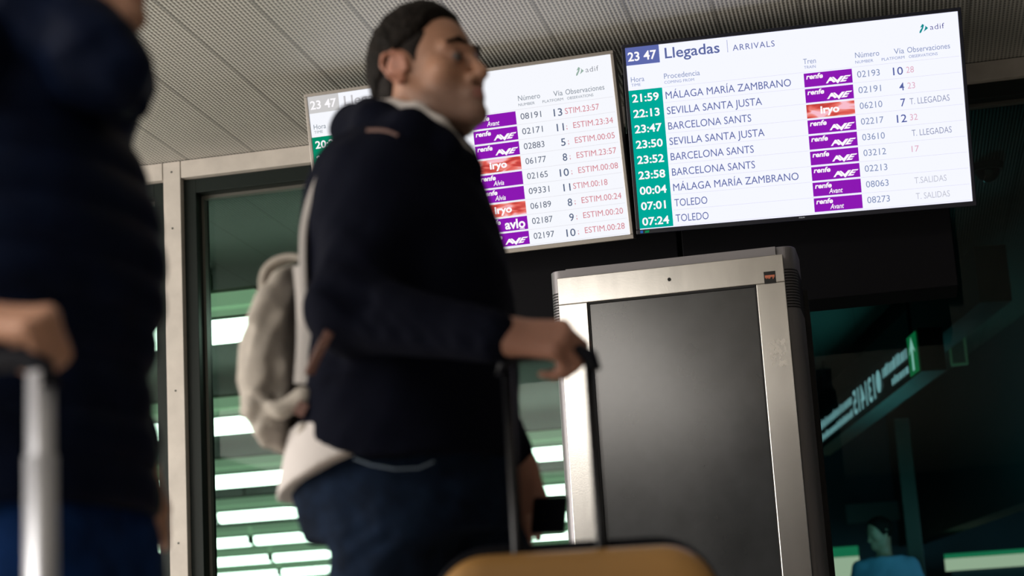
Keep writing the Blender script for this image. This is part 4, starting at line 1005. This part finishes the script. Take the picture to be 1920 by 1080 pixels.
    K = Field((-1.46, 1.80, 1.18), (-.78, 2.38, 1.66), .005)
    pr = [((95, 110), .048, 2.00), ((160, 120), .048, 1.97), ((208, 140), .042, 1.98), ((238, 152), .030, 2.06), ((222, 145), .036, 2.14), ((150, 110), .048, 2.19), ((70, 100), .05, 2.16), ((45, 105), .05, 2.07), ((95, 110), .048, 2.0)]
    for (p, ra, ya), (q_, rb, yb) in zip(pr, pr[1:]): K.cone(PX(*p, ya), PX(*q_, yb), ra, rb, .03)
    for (p, ra, ya), (q_, rb, yb) in zip(pr[:5], pr[1:5]): K.cone(PX(p[0] - 4, p[1] - 62, ya), PX(q_[0] - 4, q_[1] - 52, yb), ra * .55, rb * .5, .03)
    K.cone(PX(236, 165, 2.06), PX(264, 206, 2.04), .022, .006, .02); K.cone(PX(222, 170, 2.02), PX(258, 203, 2.04), .018, .006, .02)
    for (a_, b_, ra, rb, ya) in (((-60, 60), (60, 30), .09, .07, 1.98), ((60, 30), (150, 70), .07, .045, 1.97), ((-40, 60), (70, 20), .08, .06, 2.18), ((150, 70), (215, 110), .045, .03, 1.985)): K.cone(PX(*a_, ya), PX(*b_, ya), ra, rb, .03)
    K.cone(H(-.015, 0, -.03), nb, .062, .066, .02, 'c'); K.wrinkle(.004, 30, 12)
    K.build('stand_up_collar', M['padded'], body)
    Q = Field((-1.34, 1.78, .08), (-.76, 2.40, .98), .007)
    Q.profile([(.66, -1.045, YW, .12, .15), (.78, -1.055, YW, .115, .145), (.90, -1.06, YW, .105, .13)], .05)
    for (ly, x0, xk, zk, xa, za) in legs: Q.cone((x0, ly, .72), (xk, ly, zk), .09, .075, .05).cone((xk, ly, zk), (xa, ly, za), .08, .062, .03)
    Q.wrinkle(.003, 28, 6); Q.build('jeans', M['blue_jeans'], body)
    for (ly, x0, xk, zk, xa, za) in legs:
        s = Field((xa - .12, ly - .07, -.005), (xa + .26, ly + .07, .26), .006); s.cone((xa, ly, za), (xa - .01, ly, za - .03), .048, .046, .02).cone((xa - .03, ly, za - .045), (xa + .16, ly, max(za - .065, .036)), .044, .036, .03); s.plane((0, 0, max(za - .095, .002)), (0, 0, -1), .01)
        s.build('shoe', mat('dark_shoe', (.03, .03, .035), .5), body)
close_person()
M['alu'] = mat('silver_tube', (.66, .68, .74), .38, metal=.9)
g0 = PX(80, 676, 1.72)
suitcase((g0[0] - .012, g0[1] - .02, 0), R(8), .36, .22, .50, mat('dark_grey_shell', (.03, .03, .034), .45), 'suitcase with broad silver telescopic pole, held by the person on the left', g0[2], (-.15, .012), .02, .0145, M['alu'], M['black'], stage=PX(80, 855, 1.72)[2])

# ------------------------------------------------------------------ person in blue reflected in the right pane, built as a figure behind it
def far_person():
    D = 14.0; c = at(1655, 1010, D); G = Field((c.x - .5, D - .35, -.01), (c.x + .5, D + .35, 1.72), .012)
    top = at(1650, 972, D).z; H = HeadFrame((c.x - .02, D, top - .11), R(-150), R(-12), 0, .95); add_head(G, H, A3((c.x, D, top - .30)))
    sz = top - .32
    G.profile([(.85, c.x, D, .15, .11), (1.0, c.x, D, .15, .11), (sz - .1, c.x, D, .17, .11), (sz + .02, c.x, D, .10, .08)], .05)
    for s in (-1, 1):
        G.cone((c.x + s * .18, D, sz - .05), (c.x + s * .27, D - .02, sz - .32), .045, .038, .03).cone((c.x + s * .27, D - .02, sz - .32), (c.x + s * .16, D - .22, sz - .42), .036, .026, .02)
        add_hand(G, A3((c.x + s * .16, D - .22, sz - .42)), (-.3 * s, -.9, -.2), (0, -.2, .97), -s, (.5, .6, .4)); G.cone((c.x + s * .09, D, .86), (c.x + s * .1, D, .46), .08, .055, .05).cone((c.x + s * .1, D, .46), (c.x + s * .1, D, .08), .052, .038, .02).cone((c.x + s * .1, D, .05), (c.x + s * .1, D - .15, .03), .035, .028, .02)
    b = G.build('person', M['skin']); tag(b, 'reflected person in a pale blue shirt, built behind the right pane, at the lower right', 'person')
    color_attr(b, lambda P: np.tile(A3((.35, .2, .14)), (len(P), 1)))
    J = Field((c.x - .5, D - .3, .8), (c.x + .5, D + .3, sz + .2), .012); J.profile([(.85, c.x, D, .19, .14), (1.0, c.x, D, .19, .14), (sz - .12, c.x, D, .21, .14), (sz + .03, c.x, D, .13, .10)], .05)
    for s in (-1, 1): J.cone((c.x + s * .18, D, sz - .05), (c.x + s * .27, D - .02, sz - .32), .072, .058, .05).cone((c.x + s * .27, D - .02, sz - .32), (c.x + s * .18, D - .18, sz - .41), .056, .042, .03)
    J.wrinkle(.004, 22, 2); J.build('shirt', mat('pale_blue_shirt', (.16, .30, .48), .8), b)
    q = Field(H.c - .16, H.c + .16, .008); q.ell(H(-.012, 0, .03), (.106, .088, .098), H.axes, .01); q.plane(H(.045, 0, .04), tuple(H.F * .9 - H.U * .5), .01); q.build('hair', M['hair'], b)
    t = Field((c.x - .3, D - .2, .07), (c.x + .3, D + .2, 1.0), .012); t.profile([(.80, c.x, D, .17, .13), (.95, c.x, D, .17, .13)], .05)
    for s in (-1, 1): t.cone((c.x + s * .09, D, .82), (c.x + s * .1, D, .46), .10, .075, .05).cone((c.x + s * .1, D, .46), (c.x + s * .1, D, .10), .075, .065, .03)
    t.build('trousers', M['denim'], b)
far_person()
